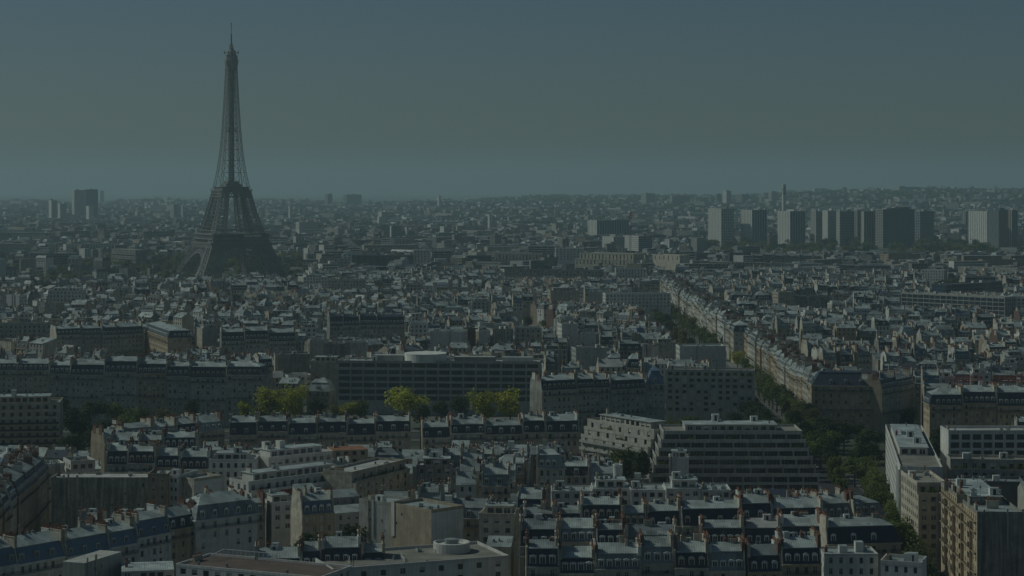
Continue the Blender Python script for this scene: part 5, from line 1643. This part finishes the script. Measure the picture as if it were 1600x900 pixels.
# avenue fronts, lit side
T("the sunlit near front of the straight avenue", (152.5, 1322), (149.5, 1000), 24.5, 24, jitter=2.0, plan=True, order='from the far end', depth=13, aw=17, stones=['cream_stone', 'ochre_stone', 'grey_stone'], slopes=['zinc_mid', 'zinc_dull', 'slate'], m=4.0, nfloor=6, chim=(2, 2))
T("the sunlit far front of the straight avenue", (152.5, 2060), (152.5, 1386), 24, 25, jitter=2.8, plan=True, order='from the far end', depth=13, aw=22, stones=['cream_stone', 'white_render', 'grey_stone'], slopes=['zinc_mid', 'zinc_pale', 'slate'], m=4.0, nfloor=5, ends=(False, True))
T("slate corner pavilion where avenue and boulevard meet", (1268, 604), (1376, 605), 25, 26, depth=15, aw=80, ends=(True, False), slopes=['slate'], tops=['slate'], m=6.2, t=.6, ins=4.0, dormers=['arched'], nfloor=7, bays=9, dorm_every=2, stones=['ochre_stone'], chim=(1, 1))
T("the shaded front beside the slate corner pavilion", (1378, 606), (1428, 596), 25, 27, depth=13, aw=16, tops=['zinc_dull'], nfloor=7, stones=['grey_stone', 'ochre_stone'])
T("the long slate row at the right edge", (1452, 630), (1640, 630), 24, 28, depth=14, aw=18, ends=(True, False), tops=['zinc_pale'], slopes=['slate'], m=5.4, dormers=['white', 'arched'], nfloor=4, stones=['ochre_stone'])
# middle rows
T("the slate row behind green trees at the left", (88, 527), (224, 521), 23, 30, depth=13, aw=16, tops=['zinc_pale'], m=4.8, nfloor=4, stones=['grey_stone'])
T("lit corner house beside green trees, left of centre", (226, 517), (262, 530), 24, 31, depth=16, aw=60, ends=(True, True), tops=['zinc_pale'], m=4.5, nfloor=6, stones=['ochre_stone'])
T("the tall slate gables left of centre", (515, 507), (632, 505), 26, 32, depth=14, aw=15, tops=['slate'], slopes=['slate'], m=6.0, t=1.5, ins=3.5, stones=['grey_stone'], chim=(1, 1), nfloor=4)
T("the dark row left of the tall slate gables", (346, 533), (462, 531), 24, 33, depth=13, aw=15, tops=['zinc_pale'], m=5, stones=['grey_stone'])
T("the dark row under the tower blocks", (1176, 404), (1284, 404), 28, 34, depth=16, aw=16, tops=['zinc_dull'], slopes=['slate'], m=4, stones=['grey_stone'], nfloor=5)
# ------------------------------------------------------------------ the other houses, block by block
def quarter():
    rng = random.Random(2024)
    seeds = []
    y = 440
    while y < 2330:
        x = -860
        row = int(y // 92)
        while x < 860:
            sx, sy = x + (45 if row % 2 else 0) + rng.uniform(-28, 28), y + rng.uniform(-25, 25)
            if sx > 152 and sy > 960:
                yaw = rng.gauss(2, 9)
            elif sy < 940 and sx > -30:
                yaw = rng.gauss(0, 7)
            elif sy < 940:
                yaw = rng.choice([4, 12, 26, 38, 50, -8])
            else:
                yaw = rng.choice([-52, -38, -25, -12, -6, 0, 0, 5, 10, 22, 35, 48])
            seeds.append((sx, sy, RAD(yaw), rng.gauss(20.5, 1.6)))
            x += 105
        y += 92
    def near2(px, py):
        b = [(1e9, -1), (1e9, -1)]
        for i, sd_ in enumerate(seeds):
            dy = sd_[1] - py
            if dy > 190 or dy < -190:
                continue
            d = math.hypot(sd_[0] - px, dy)
            if d < b[0][0]:
                b = [(d, i), b[0]]
            elif d < b[1][0]:
                b[1] = (d, i)
        return b
    cand = []
    for si, (sx, sy, yaw, hb) in enumerate(seeds):
        if abs(sx) > sy * .27 + 190:
            continue
        c, s = math.cos(yaw), math.sin(yaw)
        v = -80.0
        step = 0
        zt = rng.choice(ROOFS)
        while v < 80:
            d = rng.uniform(9, 11.5)
            u = -85 + rng.uniform(0, 6)
            low = step % 3 == 2
            while u < 85:
                w = rng.uniform(7.5, 14) if sy < 1200 else rng.uniform(8, 16)
                ok = True
                for a, b in ((0, 0), (w, 0), (w, d), (0, d), (w / 2, d / 2)):
                    X, Y = sx + (u + a) * c - (v + b) * s, sy + (u + a) * s + (v + b) * c
                    if Y < (592 if X < 8 else 548) or Y > (2120 if 800 + F * X / Y < 490 else 2290) or abs(X) > Y * .262 + 105:
                        ok = False
                        break
                    n = near2(X, Y)
                    if n[0][1] != si or n[1][0] - n[0][0] < 5.5:
                        ok = False
                        break
                if ok:
                    mx, my = sx + (u + w / 2) * c - v * s, sy + (u + w / 2) * s + v * c
                    if free(mx, my, yaw, w, d):
                        cand.append([my, mx, yaw, w, d, (rng.uniform(14, 19) if low else hb + rng.gauss(0, 1.6)) - (2.5 if my < 800 else 0), low, zt])
                        mark(mx, my, yaw, w, d, -.9)
                    elif w > 10.5 and free(mx, my, yaw, w * .62, d * .8):
                        cand.append([my, mx, yaw, w * .62, d * .8, (rng.uniform(12, 18) if low else hb + rng.gauss(-1, 1.9)), low, zt])
                        mark(mx, my, yaw, w * .62, d * .8, -.9)
                u += w
            step += 1
            v += d + (rng.uniform(1.5, 4.5) if step % 2 else .3)
    cand.sort()
    # what the photo shows stays in sight: lower houses before it
    shown = [(80, 745, 305, 803, 690), (398, 712, 642, 768, 700), (470, 818, 600, 866, 610), (560, 784, 715, 862, 615), (-20, 605, 112, 700, 900), (905, 640, 1022, 714, 800), (1018, 660, 1278, 770, 760), (948, 690, 1012, 752, 690),
             (95, 610, 240, 672, 930), (380, 598, 502, 650, 990), (585, 600, 842, 655, 990), (1040, 575, 1180, 668, 1010), (525, 560, 842, 640, 1060), (300, 786, 405, 826, 610), (325, 703, 440, 752, 720), (1380, 660, 1432, 800, 660), (160, 696, 328, 742, 715), (1170, 520, 1285, 690, 960), (840, 596, 1040, 655, 1000), (77, 565, 412, 640, 1010)]
    for t in THINGS:
        if t['y'] > 2350 or t['y'] < 500:
            continue
        px, py = proj(t['x'], t['y'], t['z'])
        hw = t['w'] / 2 * F / t['y'] * .9
        mp = F / t['y']
        if t['cat'] == 'tree':
            shown.append((px - hw * .8, py, px + hw * .8, py + 8 * mp, t['y'] - 3))
        else:
            shown.append((px - hw, py - 5 * mp, px + hw, py + (9 if t['y'] > 1090 else 5) * mp, t['y'] - 2))
    mass = MB()
    left = {'m': 165, 'f': 105, 'g': 90}
    tot = 0
    for my, mx, yaw, w, d, h, low, zt in cand:
        tot += 1
        r = rng.random()
        q = rng.random()
        kind = 'g' if low else ('m' if r < .70 else ('f' if r < .88 else 'g'))
        if kind == 'm' and w < 7:
            kind = 'g'
        px, _ = proj(mx, my, h)
        hw = w / 2 * F / my
        zmax = 99
        for a, b, c_, e_, yy in shown:
            if my < yy and my > yy - 330 and px + hw > a and px - hw < c_:
                zmax = min(zmax, EYE - (e_ - HY) * my / F)
        if zmax < 5.5:
            continue
        ex = {'m': 6.8, 'f': 6.5, 'g': 3.6}[kind]
        if h + ex > zmax:
            if zmax - ex < 11:
                kind, low = 'g', True
                h = max(3.5, min(h, zmax - 3.4))
            else:
                h = zmax - ex
        vis = abs(proj(mx, my, h)[0] - 800) < 815
        thing = left[kind] > 0 and vis
        e = (rng.random() < .2, rng.random() < .2)
        name = {'m': 'mansard_building', 'f': 'apartment_block', 'g': 'gabled_house'}[kind]
        if thing:
            left[kind] -= 1
            sink = ThingSink(name, mx, my, yaw)
        else:
            sink = MassSink(mass, mx, my, yaw)
        stone = rng.choice(STONES)
        top = zt if rng.random() < .6 else rng.choice(ROOFS)
        if kind == 'm':
            slope = rng.choice(['slate', 'slate', 'zinc_dull', 'zinc_mid', 'zinc_mid', 'zinc_pale', 'slate_brown', 'zinc_blue'])
            mansard(sink, w - .06, d, h, rng, m=rng.uniform(3.0, 4.8), t=rng.uniform(1.4, 3.4), stone=stone, slope=slope, top=top, dormer=rng.choice(['white', 'white', 'zinc', 'arched', 'stone']), ends=e,
                    nfloor=3 if my < 1500 else 2, chim=(rng.choice((1, 1, 2)), rng.choice((1, 2, 2))), side_floors=2, balcony=rng.random() < .5, dorm_every=rng.choice((1, 1, 2)))
            look = f"{WORD[stone]} house with {WORD[slope]} mansard"
            zz = h + 5
            cat = 'building'
        elif kind == 'f':
            wm = rng.choice(['white_render', 'concrete_white', 'concrete', 'cream_stone', 'chimney_render', 'weathered_render'])
            rf = rng.choice(['gravel_roof', 'pale_roof', 'pale_roof', 'zinc_pale', 'red_felt_roof'])
            z = h + rng.uniform(2.0, 3.6)
            mode = rng.choice(['punch', 'punch', 'blind'])
            ph = rng.choice((0, 2.6))
            flat(sink, w - .06, d, z, rng, floors=3, mode=mode, wm=wm, roof=rf, penthouse=ph, party=rng.choice(PARTY[:5]), ends=e, roofbits=rng.randint(2, 5), plants=0)
            look = f"{WORD[wm]} block with {WORD[rf].replace(' flat', '')} roof" + (' and penthouse' if ph else '')
            zz = z + 1
            cat = 'apartment block'
        else:
            stone = rng.choice(STONES)
            top = rng.choice(['zinc_pale', 'zinc_mid', 'zinc_dull', 'zinc_pale', 'slate', 'pale_roof'] if rng.random() < .5 else ['zinc_pale', 'zinc_mid'])
            sh = rng.random() < .35
            gabled(sink, w - .06, d, h + (0 if low else rng.uniform(0, 3)), rng, stone=stone, top=top, rise=rng.uniform(1.6, 3.6), shed=sh, chim=rng.choice((0, 1, 2)), nfloor=2)
            look = f"{WORD[stone]} house with {WORD[top]} {'lean-to' if sh else 'gable'} roof"
            zz = h + 2
            cat = 'house'
        o = sink.close()
        if thing:
            register(o, mx, my, w, zz, cat, look=look, group={'m': 'mansard roofed buildings', 'f': 'flat roofed blocks among the roofs', 'g': 'gabled houses among the roofs'}[kind])
    tag(mass.build('farther_rooftops'), 'dense mass of small pale roofs and chimneys filling the ground up to the tower', 'rooftops', kind='stuff')
    print('QUARTER', tot, 'left', left, 'mass faces', len(mass.f))
quarter()

# ------------------------------------------------------------------ the city beyond the tower
def distant_city():
    r = random.Random(99)
    mb = MB()
    wm = ['concrete', 'concrete_white', 'grey_brick', 'white_render', 'grey_stone', 'weathered_render', 'weathered_render', 'pale_brick', 'concrete_dark']
    tm = ['zinc_pale', 'gravel_roof', 'zinc_mid', 'gravel_roof', 'zinc_dull', 'slate', 'slate', 'zinc_mid', 'red_felt_roof']
    n = 0
    placed = [(t['x'], t['y'], t['w']) for t in THINGS if t['y'] > 2400]
    while n < 12500:
        u = r.random()
        y = 2330 * (11500 / 2330) ** (u ** 1.15)
        x = r.uniform(-.285, .285) * y
        px = 800 + F * x / y
        if y < 3150 and px < 480 and r.random() < .93:
            continue
        if y < 2700 and abs(px - 361) < 110:
            continue
        if y > 6500 and r.random() < .35:
            continue
        if y > 7500 and px > 850 and r.random() < .35:
            continue
        if any(abs(x - a) < w * .7 + 8 and abs(y - b) < w * .5 + 12 for a, b, w in placed):
            continue
        sc = 1 + (y - 2330) / 14000
        w = r.uniform(7, 20) * sc
        d = r.uniform(10, 18) * sc
        h = r.gauss(20, 4)
        q = r.random()
        if q < .025:
            h, w, d = r.uniform(26, 40), r.uniform(12, 20), r.uniform(12, 20)
        elif q < .06:
            h, w = r.uniform(22, 34), r.uniform(45, 90)
        h = max(9, h)
        if px > 1085 and y < 4000 and proj(x, y, h)[1] < 391 or (y < 2900 and 240 < px < 480):
            n += .2
            continue
        yaw = r.choice((-.9, -.6, -.35, -.1, .05, .3, .55, .8)) + r.gauss(0, .08)
        gz = ground_z(x, y)
        mb.T = (math.cos(yaw), math.sin(yaw), x, y, gz - 3)
        m, t = r.choice(wm), r.choice(tm)
        if r.random() < .5 and h < 27:
            z = h
            mb.box(-w / 2, 0, 0, w / 2, d, z, m, top=t, bottom=False)
            rs = r.uniform(2.5, 4.5)
            a, b, c_, e = (-w / 2, 0, z), (w / 2, 0, z), (w / 2, d, z), (-w / 2, d, z)
            sl = r.choice(('slate', t, t))
            f, g, hh_, k = (-w / 2 + 1.5, 2, z + rs), (w / 2 - 1.5, 2, z + rs), (w / 2 - 1.5, d - 2, z + rs), (-w / 2 + 1.5, d - 2, z + rs)
            mb.poly((a, b, g, f), sl); mb.poly((b, c_, hh_, g), sl); mb.poly((c_, e, k, hh_), sl); mb.poly((e, a, f, k), sl); mb.poly((f, g, hh_, k), t)
        else:
            mb.box(-w / 2, 0, 0, w / 2, d, h, m, top=t, bottom=False)
            if r.random() < .5:
                a = r.uniform(-w * .35, w * .2)
                mb.box(a, d * .3, h, a + r.uniform(3, 7), d * .7, h + r.uniform(2, 4), m, bottom=False)
        if y < 4800 and h > 14 and r.random() < .75:
            fl = 0
            dark = r.choice(('glass_dark', 'concrete_dark', 'glass_dark'))
            while fl < 6 and h - 2.2 - fl * 3.2 > 6:
                z0 = h - 2.4 - fl * 3.2
                if r.random() < .5 or w < 16:
                    nb = max(2, int(w / 4.5))
                    for i in range(nb):
                        cx = -w / 2 + w * (i + .5) / nb
                        mb.poly(((cx - .8, -.05, z0), (cx + .8, -.05, z0), (cx + .8, -.05, z0 + 1.7), (cx - .8, -.05, z0 + 1.7)), dark)
                else:
                    mb.poly(((-w / 2 + 1, -.05, z0), (w / 2 - 1, -.05, z0), (w / 2 - 1, -.05, z0 + 1.5), (-w / 2 + 1, -.05, z0 + 1.5)), dark)
                fl += 1
        n += 1
    mb.T = None
    tag(mb.build('distant_city'), 'hazy sprawl of pale blocks and roofs reaching to the skyline hills', 'city', kind='stuff')
    tb = MB()
    for cl in range(210):
        y0 = 2750 * (12500 / 2750) ** r.random()
        x0 = r.uniform(-.285, .285) * y0
        hill = y0 > 7000 and x0 / y0 > -.02
        nn = r.randint(14, 46) if hill else r.randint(5, 28)
        sx, sy = r.uniform(40, 330) * (y0 / 5000), r.uniform(15, 90)
        for k in range(nn):
            x, y = x0 + r.gauss(0, sx), y0 + r.gauss(0, sy)
            s = r.uniform(14, 30) * (1 + (y - 2700) / 6000)
            tb.add(CROWNS[r.choice(('leaf_dark', 'leaf_green', 'leaf_olive'))][k % 3].low if y < 4200 else LUMP, (x, y, ground_z(x, y) + 8), r.uniform(0, 6), (s / 2 * r.uniform(1, 2), s / 2, r.uniform(8, 13)))
    tag(tb.build('distant_woodland'), 'dark bands of far-off trees on the slopes and between distant blocks', 'woodland', kind='stuff')
def lump():
    r = random.Random(3)
    mb = MB()
    for k in range(60):
        v = Vector((r.gauss(0, 1), r.gauss(0, 1), r.gauss(0, .8)))
        v.normalize()
        p = v * r.uniform(.6, 1.0)
        u = v.cross(Vector((r.gauss(0, 1), r.gauss(0, 1), r.gauss(0, 1)))).normalized()
        w = v.cross(u)
        mb.poly([tuple(p + u * .45), tuple(p + w * .4), tuple(p - u * .45), tuple(p - w * .4)], 'leaf_dark')
    return mb
LUMP = lump()
distant_city()

# ------------------------------------------------------------------ names for what has none yet
def name_things():
    refs = []
    for t in THINGS:
        t['px'], t['py'] = proj(t['x'], t['y'], t['z'])
        if t['ref']:
            refs.append(t)
    groups = {}
    for t in THINGS:
        if "label" in t['o']:
            continue
        best = None
        for r in refs:
            dx, dy = t['px'] - r['px'], (t['py'] - r['py']) * 2.2
            d = math.hypot(dx, dy)
            if best is None or d < best[0]:
                best = (d, r, dx, dy)
        d, r, dx, dy = best
        rel = ('right of' if dx > 0 else 'left of') if abs(dx) > abs(dy) * 1.3 else ('in front of' if dy > 0 else 'behind')
        t['d'] = d
        groups.setdefault((t['look'], rel, r['ref']), []).append(t)
    for (look, rel, ref), ts in groups.items():
        ts.sort(key=lambda t: t['d'])
        for i, t in enumerate(ts):
            nth = '' if len(ts) == 1 else f", {ORD[i]}"
            t['o']["label"] = f"{look}{nth} {rel} {ref}"
    seen = {}
    for t in THINGS:
        lb = t['o']["label"]
        n = len(lb.split())
        if n > 16 or n < 4:
            print('LABEL LENGTH', n, lb)
        if lb in seen:
            print('LABEL TWICE', lb)
        seen[lb] = 1
    print('THINGS', len(THINGS), 'OBJECTS', len(bpy.data.objects))
name_things()

# ------------------------------------------------------------------ the air
HAZE = 0.95e-4
def air():
    mb = MB()
    mb.box(-26000, -420, -150, 26000, 42600, 345, 'concrete')
    o = mb.build('haze')
    m = bpy.data.materials.new("air")
    m.use_nodes = True
    N, L = m.node_tree.nodes, m.node_tree.links
    N.remove(N["Principled BSDF"])
    v = N.new("ShaderNodeVolumePrincipled")
    v.inputs["Color"].default_value = (0.67, 0.85, 0.89, 1)
    v.inputs["Density"].default_value = HAZE
    v.inputs["Anisotropy"].default_value = 0.2
    L.new(v.outputs[0], N["Material Output"].inputs["Volume"])
    o.data.materials.clear()
    o.data.materials.append(m)
    for p in o.data.polygons:
        p.material_index = 0
    tag(o, 'thin blue-grey haze lying over the city', 'haze', kind='stuff')
air()
